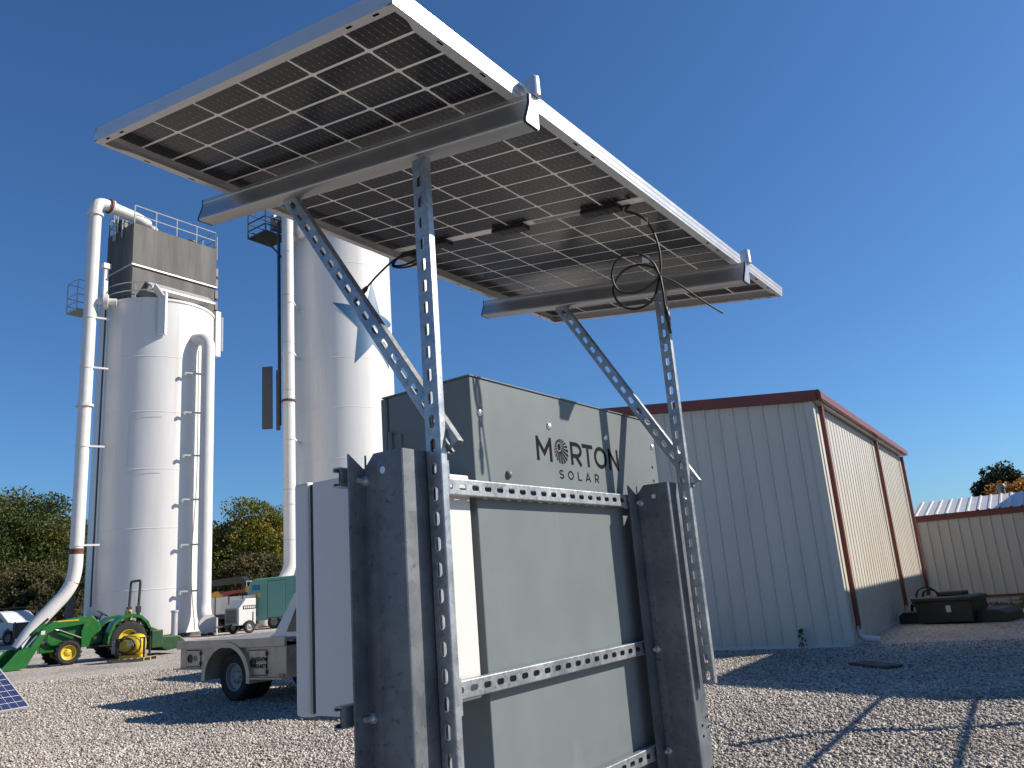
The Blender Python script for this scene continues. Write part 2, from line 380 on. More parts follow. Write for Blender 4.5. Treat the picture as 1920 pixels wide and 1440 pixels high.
# ------------------------------------------------------------------ steel rack
def stadium(hw, hh, n=4):
    """slot outline half width hw (short), half height hh (long), 4n points counter clockwise starting right"""
    pts = []; r = hw * .95; cx, cy = hw - r, hh - r
    for q, (sx, sy) in enumerate(((1, 1), (-1, 1), (-1, -1), (1, -1))):
        for k in range(n):
            a = math.pi / 2 * (q + k / (n - 1)); pts.append((sx * cx + r * math.cos(a), sy * cy + r * math.sin(a)))
    return pts
def channel(length, start, mtx, width=.0413, depth=.0206, th=.0026, pitch=.0508, slot=(.0071, .0142)):
    """slotted U channel. local z along the length, web in the plane x=0 (faces -x), open to +x; slots at z = start + k*pitch"""
    mb = MB(); hw = width / 2; rc = .0032
    def put(vs, fs): mb.add([mtx @ Vector(v) for v in vs], fs)
    # web cells
    zs = []; z = start
    while z - pitch / 2 > 0: z -= pitch
    while z < length + pitch: zs.append(z); z += pitch
    st = stadium(*slot); n = len(st); wh = hw - rc
    for zc in zs:
        lo, hi = max(0, zc - pitch / 2), min(length, zc + pitch / 2)
        if hi - lo < 1e-4: continue
        if zc - slot[1] < lo + .001 or zc + slot[1] > hi - .001:
            for x in (0, th): put([(x, -wh, lo), (x, wh, lo), (x, wh, hi), (x, -wh, hi)], [(0, 1, 2, 3)])
            continue
        outer = []
        for (a, b) in st:
            k = max(abs(a) / wh, abs(b) / (((hi - zc) if b > 0 else (zc - lo)) or 1e-6)); outer.append((a / k, b / k))
        # make the corners exact
        for sx, sy in ((1, 1), (-1, 1), (-1, -1), (1, -1)):
            cz = (hi - zc) if sy > 0 else -(zc - lo); c = (sx * wh, cz)
            j = min(range(n), key=lambda i: (outer[i][0] - c[0]) ** 2 + (outer[i][1] - c[1]) ** 2); outer[j] = c
        vs = [(0, a, zc + b) for a, b in st] + [(0, a, zc + b) for a, b in outer] + [(th, a, zc + b) for a, b in st] + [(th, a, zc + b) for a, b in outer]
        fs = []
        for i in range(n):
            j = (i + 1) % n
            fs += [(i, n + i, n + j, j), (2 * n + j, 3 * n + j, 3 * n + i, 2 * n + i), (i, j, 2 * n + j, 2 * n + i)]
        put(vs, fs)
    # sides, rounded corners, inward lips (closed profile per side)
    for s in (-1, 1):
        out = [(0, wh)]
        for k in range(1, 5):
            a = math.pi / 2 * k / 4; out.append((rc - rc * math.cos(a), wh + rc * math.sin(a)))
        out += [(depth - .002, hw), (depth, hw - .002), (depth, hw - .009), (depth - .006, hw - .009)]
        inn = [(depth - .006, hw - .009 + .002), (depth - th, hw - .0075), (depth - th, hw - th), (th, hw - th), (th, wh)]
        prof = out + inn
        n2 = len(prof); vs = [(a, s * b, 0) for a, b in prof] + [(a, s * b, length) for a, b in prof]
        fs = [(i, (i + 1) % n2, n2 + (i + 1) % n2, n2 + i) for i in range(n2)]
        fs += [tuple(range(n2)), tuple(range(2 * n2 - 1, n2 - 1, -1))]
        put(vs, fs)
    return mb
def axes(o, x, y, z):
    m = Matrix((Vector(x), Vector(y), Vector(z))).transposed().to_4x4(); m.translation = Vector(o); return m

H = 1.55
rack = thing('panel_rack', 'galvanised slotted steel frame and piles holding up the tilted solar panel', 'rack', (0, 0, 0))
# posts (slotted face to the left), slots phase from the photo
for px_, top, bot, z0, yo in ((0., .965, -.62, .9079, 0.), (1.2223, .951, -.336, .8559, -.0097)):
    m = axes((px_, yo + .0206, H + bot), (1, 0, 0), (0, 1, 0), (0, 0, 1))
    channel(top - bot, z0 - bot, m).build('post', 'strut', rack, 38)
for bx, (y0, z0), (y1, z1) in ((.0225, (-.012, .292), (.516, 1.066)), (1.2448, (-.020, .282), (.436, 1.030))):
    d = Vector((0, y1 - y0, z1 - z0)); L = d.length; d.normalize()
    yv = Vector((0, d.z, -d.y))
    m = axes((bx, y0, H + z0), (1, 0, 0), yv, d)
    channel(L, .022, m).build('brace', 'strut', rack, 38)
# cross struts, slotted face to the front
for x0, x1, zc, xs in ((-.125, 1.42, .2447, .3217), (-.135, 1.42, -.2169, .2686), (-.135, 1.42, -.523, .26)):
    m = axes((x0, .168, H + zc), (0, 1, 0), (0, 0, -1), (1, 0, 0))
    m = Matrix(((0, 0, 1, x0), (1, 0, 0, .168), (0, 1, 0, H + zc), (0, 0, 0, 1)))
    channel(x1 - x0, xs - x0, m).build('cross_strut', 'strut', rack, 38)

def pile(xw, yb, top, bot, xr, xl):
    """bent plate pile: back flange to the left, web, front flange to the right"""
    t = .0045; yf = .0435
    r_ = .006
    def arc(cx, cy, a0, a1, r):
        return [(cx + r * math.cos(a0 + (a1 - a0) * k / 4), cy + r * math.sin(a0 + (a1 - a0) * k / 4)) for k in range(5)]
    cen = [(xr, yf), (xw + r_, yf)] + arc(xw + r_, yf + r_, -math.pi / 2, -math.pi, r_)[1:] + [(xw, yb - .030)]
    cen0 = cen
    cen = [(xr + .04, yb - .02), (xr, yb - .02), (xr, yf + .004)] + cen0[1:]
    cen += [(xw - .003, yb - r_)] + arc(xw - r_, yb - r_, 0, math.pi / 2, r_)[1:] + [(xl, yb)]
    # offset both sides
    n = len(cen); A = []; B = []
    for i, (x, y) in enumerate(cen):
        p = Vector(cen[max(0, i - 1)]); q = Vector(cen[min(n - 1, i + 1)]); d = (q - p).normalized(); nn = Vector((-d.y, d.x)) * t / 2
        A.append((x + nn.x, y + nn.y)); B.append((x - nn.x, y - nn.y))
    mb = MB()
    for i in range(n - 1):
        zt = [top, top]
        for k, j in enumerate((i, i + 1)):
            if xw - .012 < cen[j][0] < xw - .0005 and cen[j][1] > yb - .02: zt[k] = top - .028      # bend relief notch
        vs = []
        for (P, Q) in ((A[i], A[i + 1]), (B[i], B[i + 1])):
            vs += [(P[0], P[1], bot), (Q[0], Q[1], bot), (Q[0], Q[1], zt[1]), (P[0], P[1], zt[0])]
        mb.add(vs, [(0, 1, 2, 3), (7, 6, 5, 4), (3, 2, 6, 7)] + ([(0, 3, 7, 4)] if i == 0 else []) + ([(1, 5, 6, 2)] if i == n - 2 else []))
    return mb.build('pile', 'pile', rack, 40)
pL = pile(-.072, .150, H + .290, -.3, .030, -.118)
pR = pile(1.168, .158, H + .293, -.3, 1.262, 1.112)
# holes and bolts on the piles
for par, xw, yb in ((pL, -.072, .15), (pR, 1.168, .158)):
    for z in (.235, -.225, -.523):
        mb = MB(); mb.tube([(xw - .005, .142, H + z), (xw - .028, .142, H + z)], .0055, 8); mb.tube([(xw - .0025, .142, H + z), (xw - .010, .142, H + z)], .011, 6)
        mb.build('bolt', 'zinc', par, 40)
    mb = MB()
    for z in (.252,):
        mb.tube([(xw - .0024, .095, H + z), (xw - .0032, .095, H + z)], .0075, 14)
    mb.build('lit_hole_disc', 'zinc', par)  # bright disc standing in for daylight showing through a hole in the web
for z in (-.455, -.485, -.60, -.63, -.75):
    for x in (1.205, 1.245):
        MB().tube([(x, .0413, H + z + .02 * (x > 1.22)), (x, .0402, H + z + .02 * (x > 1.22))], .004, 10).build('bolt_hole', 'black', pR)
for x in (.012, 1.234):          # post bolts seen inside the slots
    for z in (.235, .285, .02, -.30):
        MB().tube([(x - .006, .02, H + z), (x + .012, .02, H + z)], .007, 8).build('bolt', 'zinc', rack, 40)
# small angle plates joining post and strut
for z in (.232, -.20, -.40):
    MB().box((.0215, .006, H + z - .035), (.031, .012, H + z + .035)).build('joint_plate', 'strut', rack)

# aluminium rails (curved profile), rubber end cap, end clamp
TILT = rad(8.75); eY = Vector((0, math.cos(TILT), math.sin(TILT))); eN = Vector((0, -math.sin(TILT), math.cos(TILT)))
rhalf = [(.0205, 0), (.0235, .0012), (.0250, .0040), (.0250, .0085), (.0238, .0125), (.0165, .0420), (.0158, .0460), (.0158, .0540), (.0172, .0560), (.0172, .066)]
rprof = [(-a, b) for a, b in rhalf] + [(a, b) for a, b in reversed(rhalf)]
for rx, ln, n0, z0 in ((.020, 1.165, -.277, .9275), (1.243, 1.085, -.288, .9040 + .004)):
    o = Vector((rx, n0, H + z0))
    f = lambda a, b, t: o + Vector((a, 0, 0)) + eN * b + eY * t
    r = MB().prism(rprof, .0, ln, f).build('rail', 'rail', rack, 25)
    MB().prism([(a * 1.06, b * 1.03 - .001) for a, b in rprof], -.004, -.0002, f).build('end_cap', 'rubber', r, 50)
    MB().prism([(a * .97, b * .97 + .001) for a, b in rprof], -.0065, -.0042, f).build('end_plate', 'zinc', r, 50)
    MB().prism([(a * 1.06, b * 1.03 - .001) for a, b in rprof], ln + .0002, ln + .003, f).build('end_cap', 'rubber', r, 50)
    cl = []
    for k in range(9):
        a = math.pi * k / 8; cl.append((.0135 * math.cos(a) + .004, -.004 - .0135 * math.sin(a)))
    cl += [(-.0095, .012), (.0175, .012)]
    base = o + eN * .066
    g = lambda a, b, t: base + Vector((a, 0, 0)) + Vector((0, 1, 0)) * (b - .001) + Vector((0, 0, 1)) * t
    c = MB().prism(cl, .001, .044, g).build('end_clamp', 'zinc', rack, 50)
    MB().prism([(.007 * math.cos(k * math.pi / 3) + .004, .007 * math.sin(k * math.pi / 3) - .005) for k in range(6)], .044, .049, g).build('bolt', 'zinc', c)

# ------------------------------------------------------------------ solar panel (bifacial, seen from below)
PL, PS, PT = 2.111, 1.0387, .035
PO = Vector((-.3694, -.2632, H + .996))
pm = axes(PO, (1, 0, 0), eY, eN)
pan = thing('solar_panel', 'large tilted solar panel on the steel frame, dark cells seen from below', 'solar panel', mtx=pm)
def side(name, poly, lo, hi, fn): return MB().prism(poly, lo, hi, fn).build(name, 'alu', pan, None, .0012)
lw = .024; t = .0022
# long sides: wall + broad bottom flange; with notched flange ends near the corners
for y0, s in ((0, 1), (PS, -1)):
    mb = MB(); mb.box((0, min(y0, y0 + s * t), 0), (PL, max(y0, y0 + s * t), PT))
    pts = [(0, 0), (PL, 0), (PL, .012), (PL - .05, .012), (PL - .062, .016), (PL - .075, .022), (PL - .09, lw), (.09, lw), (.075, .022), (.062, .016), (.05, .012), (0, .012)]
    pts = [(a, b + t) for a, b in pts]
    mb.prism(pts, 0, t, lambda a, b, h: (a, y0 + s * b, h))
    mb.box((0, min(y0, y0 + s * .012), .0265), (PL, max(y0, y0 + s * .012), .0285)); mb.box((0, min(y0, y0 + s * .010), PT - .0018), (PL, max(y0, y0 + s * .010), PT))
    fr = mb.build('frame_side', 'alu', pan)
    for xx in (.135, .265, .62, .70, 1.41, 1.49, 1.85, 1.975):
        MB().box((xx - .008, min(y0 + s * .007, y0 + s * .012), -.0004), (xx + .008, max(y0 + s * .007, y0 + s * .012), -.0001)).build('drain_slot', 'black', fr)
    for zz in (.009, .024):
        MB().box((.003, y0 - s * .0005 - .0002, zz - .0006), (PL - .003, y0 - s * .0005 + .0002, zz + .0006)).build('groove', 'rail', fr)
for x0, s in ((0, 1), (PL, -1)):
    mb = MB(); mb.box((min(x0, x0 + s * t), t, 0), (max(x0, x0 + s * t), PS - t, PT))
    mb.box((min(x0 + s * t, x0 + s * .020), t + .001, .0003), (max(x0 + s * t, x0 + s * .020), PS - t - .001, t))
    mb.box((min(x0 + s * t, x0 + s * .012), t + .001, .0265), (max(x0 + s * t, x0 + s * .012), PS - t - .001, .0285))
    fr = mb.build('frame_end', 'alu', pan)
    for yy in (.05, .12, .92, .985):
        MB().box((min(x0 + s * .006, x0 + s * .011), yy - .007, -.0003), (max(x0 + s * .006, x0 + s * .011), yy + .007, .0001)).build('drain_slot', 'black', fr)
MB().box((.003, .003, .0290), (PL - .003, PS - .003, .0335)).build('glass_sheet', 'sheet', pan)
cw, ch = .1614, .0768; py_, px2 = .1690, .0842
cmesh = None
ox = (PL - .030 - 24 * px2) / 2; oy = (PS - 6 * py_) / 2
c = .0; 
mb = MB(); ck = .004
poly = [(-ch / 2 + ck, -cw / 2), (ch / 2 - ck, -cw / 2), (ch / 2, -cw / 2 + ck), (ch / 2, cw / 2 - ck), (ch / 2 - ck, cw / 2), (-ch / 2 + ck, cw / 2), (-ch / 2, cw / 2 - ck), (-ch / 2, -cw / 2 + ck)]
mb.prism(poly, -.0006, 0, lambda a, b, h: (a, b, h))
c0 = mb.build('cell', 'cell', pan); cmesh = c0.data; first = True
for i in range(24):
    for j in range(6):
        loc = (ox + px2 * (i + .5) + (.030 if i >= 12 else 0), oy + py_ * (j + .5), .0288)
        if first: o = c0; first = False
        else:
            o = bpy.data.objects.new('cell', cmesh); COL.objects.link(o); o.parent = pan
        o.location = loc
xm = ox + 12 * px2 + .015
MB().box((xm - .0135, .018, .0278), (xm + .0135, PS - .018, .0288)).build('centre_strip', 'sheet', pan)
for yy in (.19, .52, .835):
    jb = MB().box((xm - .020, yy - .062, .012), (xm + .020, yy + .062, .0277)).build('junction_box', 'plastic', pan, None, .003)
    mb = MB()
    for k in (-.045, -.02, .005, .03): mb.box((xm - .016, yy + k, .0105), (xm + .016, yy + k + .004, .0122))
    mb.build('box_rib', 'plastic', jb)
MB().box((xm - .011, .25, .0268), (xm + .011, .43, .0274)).build('rating_label', mat('label_print', (.35, .34, .32), .5, 0, .35, 160), pan)
# cables (world space points moved to panel space)
inv = pm.inverted()
def cab(name, pts, r, m='cable', n=8, sm=8):
    return MB().tube([inv @ p for p in catmull(pts, n)], r, sm).build(name, m, pan, 60)
jb1 = pm @ Vector((xm, .128, .018))
cab('cable', [jb1, jb1 + Vector((.0, -.03, -.004)), (.687, -.155, 2.567), (.721, -.182, 2.553), (.743, -.203, 2.512), (.753, -.212, 2.454), (.752, -.211, 2.397), (.747, -.207, 2.367)], .0034)
cab('cable', [(.747, -.207, 2.367), (.734, -.194, 2.413), (.699, -.161, 2.439), (.663, -.127, 2.421), (.644, -.11, 2.372), (.655, -.12, 2.325), (.694, -.157, 2.32), (.731, -.192, 2.348), (.747, -.207, 2.369)], .0034)
cab('cable', [(.753, -.204, 2.371), (.741, -.193, 2.396), (.707, -.161, 2.404), (.671, -.126, 2.38), (.649, -.106, 2.327), (.663, -.119, 2.284), (.696, -.15, 2.273), (.733, -.185, 2.302), (.753, -.204, 2.367)], .0034)
cab('cable', [(.747, -.208, 2.367), (.744, -.212, 2.322), (.744, -.212, 2.279), (.745, -.213, 2.262)], .0034)
MB().tube([inv @ Vector(p) for p in ((.745, -.213, 2.274), (.7455, -.2135, 2.262), (.746, -.214, 2.26), (.747, -.215, 2.235), (.7472, -.215, 2.233), (.748, -.216, 2.21), (.749, -.217, 2.196))], [.005, .005, .0075, .0078, .0055, .006, .0042], 10).build('connector', 'plastic', pan, 60)
cab('cable_tie', [(.747, -.207, 2.369), (.778, -.236, 2.350), (.815, -.271, 2.312), (.847, -.301, 2.28), (.874, -.327, 2.255)],   .0026, 'plastic')
def flag(p, name='cable_tag', s=.011):
    p = Vector(p); MB().add([inv @ (p + RH * a * s + Vector((0, 0, 1)) * b * s * 1.1 + FH * d) for d in (-.0004, .0004) for a, b in ((-1, -.8), (.8, -1), (1, .8), (-.8, 1))],
        [(0, 1, 2, 3), (7, 6, 5, 4), (0, 4, 5, 1), (1, 5, 6, 2), (2, 6, 7, 3), (3, 7, 4, 0)]).build(name, 'paper', pan)
flag((.728, -.190, 2.537)); flag((.722, -.182, 2.420))
cab('cable', [pm @ Vector((xm, .90, .018)), (.64, .60, 2.665), (.62, .68, 2.660), (.62, .70, 2.64), (.62, .65, 2.62), (.62, .59, 2.615), (.62, .57, 2.635), (.62, .62, 2.655), (.62, .69, 2.66), (.62, .76, 2.635), (.62, .80, 2.615), (.62, .84, 2.592)], .0036)
cab('cable', [(.625, .60, 2.67), (.625, .67, 2.668), (.625, .70, 2.645), (.625, .64, 2.63), (.625, .56, 2.64), (.625, .60, 2.668)], .0036)
MB().tube([inv @ Vector(p) for p in ((.62, .825, 2.602), (.62, .835, 2.595), (.62, .85, 2.587), (.62, .875, 2.572), (.62, .89, 2.565))], [.005, .0085, .009, .008, .006], 10).build('connector', 'plastic', pan, 60)

# ------------------------------------------------------------------ grey cabinet with logo
XL, XR_, YF, YB, ZT, ZB = .3625, 1.4393, .1984, .497, H + .5527, H - .86
cabt = thing('grey_cabinet', 'tall grey steel equipment cabinet with black lettering on its back', 'cabinet', (XL, YF, ZB))
def W2(p, o=(XL, YF, ZB)): return (p[0] - o[0], p[1] - o[1], p[2] - o[2])
def cbox(name, a, b, m, par, bev=0): return MB().box(W2(a), W2(b)).build(name, m, par, None, bev)
cbox('body', (XL, YF, ZB), (XR_, YB, ZT - .004), 'greypaint', cabt, .003)
cbox('top_cover', (XL - .004, YF - .004, ZT - .0038), (XR_ + .004, YB + .022, ZT), 'greypaint', cabt, .001)
cbox('door', (XL - .006, YB + .003, ZB + .01), (XR_ + .004, YB + .024, ZT - .006), 'greypaint', cabt, .004)
for z in (.40, -.1, -.6):
    h = MB(); h.tube([W2((XL - .008, YB - .012, H + z - .03)), W2((XL - .008, YB - .012, H + z + .045))], .007, 10); h.box(W2((XL - .004, YB - .05, H + z - .025)), W2((XL - .0005, YB - .012, H + z + .035)))
    h.build('hinge', 'greypaint', cabt, 40)
for (x, z, r, hgt) in ((.397, .454, .0115, .007), (.730, .455, .0115, .007), (1.070, .456, .0115, .007), (1.413, .456, .0115, .007), (.506, .295, .012, .012)):
    prof = [(0, hgt), (r * .4, hgt * .95), (r * .75, hgt * .7), (r, hgt * .2), (r, 0)]
    MB().lathe([(max(a, 1e-4), b) for a, b in prof], 16, lambda a, b, h: W2((x + a, YF - h, H + z + b))).build('bolt_head', 'zinc' if hgt < .01 else 'greypaint', cabt, 60)
for x, z in ((1.397, .38), (1.397, .33)):
    MB().tube([W2((x, YF - .0006, H + z)), W2((x, YF - .0002, H + z))], .0055, 12).build('knockout', 'black', cabt)
# lettering --------------------------------------------------------
def ring(rx, ry, cx, cy, a0, a1, n=20): return [(cx + rx * math.cos(a0 + (a1 - a0) * i / n), cy + ry * math.sin(a0 + (a1 - a0) * i / n)) for i in range(n + 1)]
def stroke(path, wd):
    """thick polyline with mitred joins -> list of quads"""
    n = len(path); Lp = []; Rp = []
    closed = (Vector(path[0]) - Vector(path[-1])).length < 1e-6
    for i in range(n):
        p = Vector(path[i])
        a = Vector(path[i - 1]) if i > 0 else (Vector(path[-2]) if closed else None)
        b = Vector(path[i + 1]) if i < n - 1 else (Vector(path[1]) if closed else None)
        d1 = (p - a).normalized() if a is not None else (b - p).normalized(); d2 = (b - p).normalized() if b is not None else d1
        n1 = Vector((-d1.y, d1.x)); n2 = Vector((-d2.y, d2.x)); m = (n1 + n2)
        m = m.normalized() if m.length > 1e-6 else n1
        k = wd / 2 / max(.42, m.dot(n1)); Lp.append(p + m * k); Rp.append(p - m * k)
    return [(Lp[i], Rp[i], Rp[i + 1], Lp[i + 1]) for i in range(n - 1)]
def letter_paths(chr_, w, s):
    """unit height 1, width w, stroke s: centre lines"""
    h = s / 2; P = math.pi
    if chr_ == 'M': return [[(h, 0), (h, 1)], [(w - h, 0), (w - h, 1)], [(h, 1 - s * .6), (w / 2, .33), (w - h, 1 - s * .6)]]
    if chr_ == 'N': return [[(h, 0), (h, 1)], [(w - h, 0), (w - h, 1)], [(h, 1 - h), (w - h, h)]]
    if chr_ == 'T': return [[(0, 1 - h), (w, 1 - h)], [(w / 2, 0), (w / 2, 1 - s)]]
    if chr_ == 'L': return [[(h, 1), (h, h), (w, h)]]
    if chr_ == 'A': return [[(h * .8, 0), (w / 2, 1 - h * .6), (w - h * .8, 0)], [(w * .22, .28), (w * .78, .28)]]
    if chr_ == 'O': return [ring(w / 2 - h, .5 - h, w / 2, .5, 0, 2 * P, 36)]
    if chr_ == 'R':
        r = .30 - h / 2
        return [[(h, 0), (h, 1)], [(h, 1 - h), (w * .48, 1 - h)] + ring(w * .42, r, w * .5, 1 - h - r, P / 2, -P / 2, 14) + [(h, 1 - h - 2 * r)], [(w * .45, 1 - h - 2 * r), (w - h * 1.1, 0)]]
    if chr_ == 'S':
        r = .25 - h / 2
        return [ring(w / 2 - h, r, w / 2, 1 - h - r, rad(28), rad(230), 14) + [(w / 2, .5)] + ring(w / 2 - h, r, w / 2, h + r, rad(50), rad(-152), 14)]
def letter(chr_, x0, x1, z0, z1, s, name='letter'):
    hh = z1 - z0; w_ = (x1 - x0) / hh; mb = MB()
    for pi, path in enumerate(letter_paths(chr_, w_, s)):
        y = YF - .0007 - .00006 * pi
        for q in stroke(path, s): mb.add([W2((x0 + p.x * hh, y, H + z0 + p.y * hh)) for p in q], [(0, 1, 2, 3)])
    return mb.build(name, 'black', cabt)
for chr_, a, b in (('M', .654, .735), ('R', .840, .906), ('T', .911, .976), ('O', .983, 1.064), ('N', 1.076, 1.143)):
    letter(chr_, a, b, .3475, .4195, .175 if chr_ != 'N' else .17)
for chr_, a, b in (('S', .766, .790), ('O', .814, .846), ('L', .871, .893), ('A', .916, .947), ('R', .974, .999)):
    letter(chr_, a, b, .300, .3275, .17)
mb = MB(); ccx, ccz, R0 = .788, .3835, .0385; dx, dz = .777, .397
mb.add([W2((dx + .0085 * math.cos(k * .3927), YF - .0007, H + dz + .0105 * math.sin(k * .3927))) for k in range(16)], [tuple(range(16))])
for k in range(22):
    a0 = 2 * math.pi * k / 22; a1 = a0 + 2 * math.pi / 22 * .58
    def hit(a, R, cx, cz):          # ray from the dot to a circle
        ux, uz = math.cos(a), math.sin(a); ex, ez = dx - cx, dz - cz; bq = ex * ux + ez * uz; cq = ex * ex + ez * ez - R * R
        tt = -bq + math.sqrt(max(0, bq * bq - cq)); return (dx + ux * tt, dz + uz * tt)
    q = [(dx + .0128 * math.cos(a0), dz + .0150 * math.sin(a0)), hit(a0, R0, ccx, ccz), hit((a0 + a1) / 2, R0, ccx, ccz), hit(a1, R0, ccx, ccz), (dx + .0128 * math.cos(a1), dz + .0150 * math.sin(a1))]
    mb.add([W2((x, YF - .0007, H + z)) for x, z in q], [(0, 1, 2, 3, 4)])
mb.build('sunburst_emblem', 'black', cabt)

# ------------------------------------------------------------------ white cabinet
wo = (.05, .205, H - .250)
wc = thing('white_cabinet', 'small white steel enclosure mounted beside the grey cabinet behind the left pile', 'cabinet', wo)
MB().box((0, 0, 0), (.293, .254, .533)).build('body', 'whitebox', wc, None, .004)
MB().box((-.004, .266, -.004), (.297, .318, .537)).build('door', 'whitebox', wc, None, .009)
MB().box((.004, .2542, .004), (.289, .2658, .529)).build('door_gasket', 'rubber', wc)

# ------------------------------------------------------------------ shed (white metal, red trim)
SH = thing('metal_shed', 'large pale ribbed metal shed with dark red roof trim and downspouts', 'shed', (14.94, 3.1, 0), rad(3))
EAVE, SLP, SLEN, SWID = 4.66, .105, 12.0, 9.0
def rib_panel(wd, hfun, x0, place, name='wall_panel', nr=3, par=None, m='shedwall', th=.02, rw=.028, rh=.03):
    """one ribbed sheet: flat with nr trapezoid ribs; place(u, out, z)"""
    pit = wd / nr; prof = []
    for k in range(nr):
        u = k * pit + .05
        prof += [(u - .0 + (-.05 if k == 0 else -pit / 2 + .02), 0)] if k == 0 else []
        prof += [(u - rw, 0), (u - rw * .45, rh), (u + rw * .45, rh), (u + rw, 0)]
    prof = [(0, 0)] + [p for p in prof if p[0] > 0.001 and p[0] < wd - .001] + [(wd, 0)]
    mb = MB(); n = len(prof)
    vs = [place(x0 + u, o, .06) for u, o in prof] + [place(x0 + u, o, hfun(x0 + u)) for u, o in prof]
    mb.add(vs, [(i, i + 1, n + i + 1, n + i) for i in range(n - 1)])
    return mb.build(name, m, par or SH)
pw = .915
k = 0
while k * pw < SLEN:                                          # long side wall (lit)
    wd = min(pw, SLEN - k * pw)
    rib_panel(wd, lambda u: EAVE, k * pw, lambda u, o, z: (u, -o, z), rh=.013, rw=.022); k += 1
k = 0
while k * pw < SWID:                                          # gable wall (shade)
    wd = min(pw, SWID - k * pw)
    rib_panel(wd, lambda u: EAVE + SLP * min(u, SWID - u), k * pw, lambda u, o, z: (-o, u, z)); k += 1
MB().box((-.005, -.005, -.1), (SLEN, SWID, .06)).build('base_slab', 'pvc', SH)
core = MB().prism([(.03, .06), (SWID - .03, .06), (SWID - .03, EAVE), (SWID / 2, EAVE + SLP * SWID / 2), (.03, EAVE)], .03, SLEN - .03, lambda a, b, t_: (t_, a, b)).build('inner_wall', 'shedwall', SH)
rp = [(-.15, EAVE - .005), (SWID / 2, EAVE + SLP * (SWID / 2) + .02), (SWID + .25, EAVE - .005), (SWID + .25, EAVE + .1), (SWID / 2, EAVE + SLP * SWID / 2 + .13), (-.15, EAVE + .1)]
MB().prism(rp, -.05, SLEN + .1, lambda a, b, t_: (t_, a, b)).build('roof', 'shedroof', SH)
MB().prism([(-.24, EAVE + .02), (-.24, EAVE + .16), (-.20, EAVE + .205), (-.155, EAVE + .205), (-.155, EAVE + .02)], -.10, SLEN + .15, lambda a, b, t_: (t_, a, b)).build('gutter', 'redtrim', SH)
MB().prism([(-.154, EAVE - .02), (SWID / 2, EAVE + SLP * (SWID / 2) + .005), (SWID / 2, EAVE + SLP * SWID / 2 + .20), (-.154, EAVE + .195)], -.14, -.051, lambda a, b, t_: (t_, a, b)).build('rake_trim', 'redtrim', SH)
MB().box((-.045, -.045, .06), (.10, -.034, EAVE)).build('corner_trim', 'shedwall', SH)
MB().box((-.046, -.034, .06), (-.036, .11, EAVE)).build('corner_trim', 'shedwall', SH)
for xd in (.42, 6.85, 11.7):
    mb = MB(); mb.box((xd - .055, -.135, .28), (xd + .055, -.05, EAVE - .05))
    d = mb.build('downspout', 'redtrim', SH, None, .008)
    MB().tube(catmull([(xd, -.09, .34), (xd, -.09, .20), (xd + .02, -.16, .11), (xd + .06, -.42, .07)], 6), .06, 12).build('drain_elbow', 'pvc', d, 50)

# small shed behind, ribbed wall facing us, low metal roof
SS = thing('low_shed', 'low ribbed metal outbuilding with pale roof and red trim right of the shed', 'shed', (28.6, 3.95, 0), rad(2.0))
for k in range(10):
    rib_panel(pw, lambda u: 2.62, k * pw, lambda u, o, z: (-o, -u, z), par=SS)
MB().box((.01, -9.15, 0), (5, 0, 2.62)).build('inner_wall', 'shedwall', SS)
MB().box((-.06, -9.2, 2.60), (-.034, .05, 2.80)).build('eave_trim', 'redtrim', SS)
MB().box((-.07, -.06, .05), (-.033, .10, 2.60)).build('corner_trim', 'redtrim', SS)
MB().box((-.05, -9.2, .10), (-.034, -.07, .17)).build('base_trim', 'redtrim', SS)
for k in range(30):
    mb = MB(); y0 = .05 - k * .305
    prof = [(0, 0), (.10, 0), (.12, .035), (.165, .035), (.185, 0), (.302, 0)]
    vs = [(-.16, y0 - u, 2.79 + o) for u, o in prof] + [(2.4, y0 - u, 3.36 + o) for u, o in prof]
    mb.add(vs, [(i, i + 1, 7 + i, 6 + i) for i in range(5)]); mb.build('roof_panel', 'shedroof', SS)
vt = MB(); vt.lathe([(.001, .34), (.12, .33), (.15, .28), (.15, .2), (.11, .18), (.11, 0)], 18, lambda x, y, h: (3.0 + x, -2.55 + y, 3.40 + h)); vt.build('roof_vent', 'greygear', SS, 50)

# building out of frame to the right (its shadow lies over the yard), gable towards us
OB = thing('unseen_side_building', 'unseen long pale metal building right of the yard casting the broad shadow', 'building', (15.08, -1.85, 0), rad(3))
MB().prism([(0, 0), (0, 4.95), (-5.1, 6.45), (-10.2, 4.95), (-10.2, 0)], 0.05, 26, lambda a, b, t_: (t_, a, b)).build('wall', 'shedwall', OB)
MB().prism([(.06, 4.9), (.06, 5.02), (-5.1, 6.56), (-10.26, 5.02), (-10.26, 4.9), (-5.1, 6.46)], 0, 26.1, lambda a, b, t_: (t_, a, b)).build('roof', 'shedroof', OB)
AW = thing('awning_frame', 'bare steel awning frame standing right of the camera', 'frame', (0, 0, 0))
zb = 2.2; ofx, ofy = .995 * zb, -1.163 * zb
for (xa, ya, xb, yb_, r) in ((8.72, 1.36, 3.2, 1.08, .018), (8.58, .42, 3.2, -.02, .018)):
    MB().bar((xa + ofx + 1.2, ya + ofy + .05, zb), (xb + ofx, yb_ + ofy, zb), r * 2, r * 2).build('beam', 'darksteel', AW)
    MB().bar((xb + ofx + .06, yb_ + ofy, 0), (xb + ofx + .06, yb_ + ofy, zb - .06), r * 2, r * 2).build('leg', 'darksteel', AW)
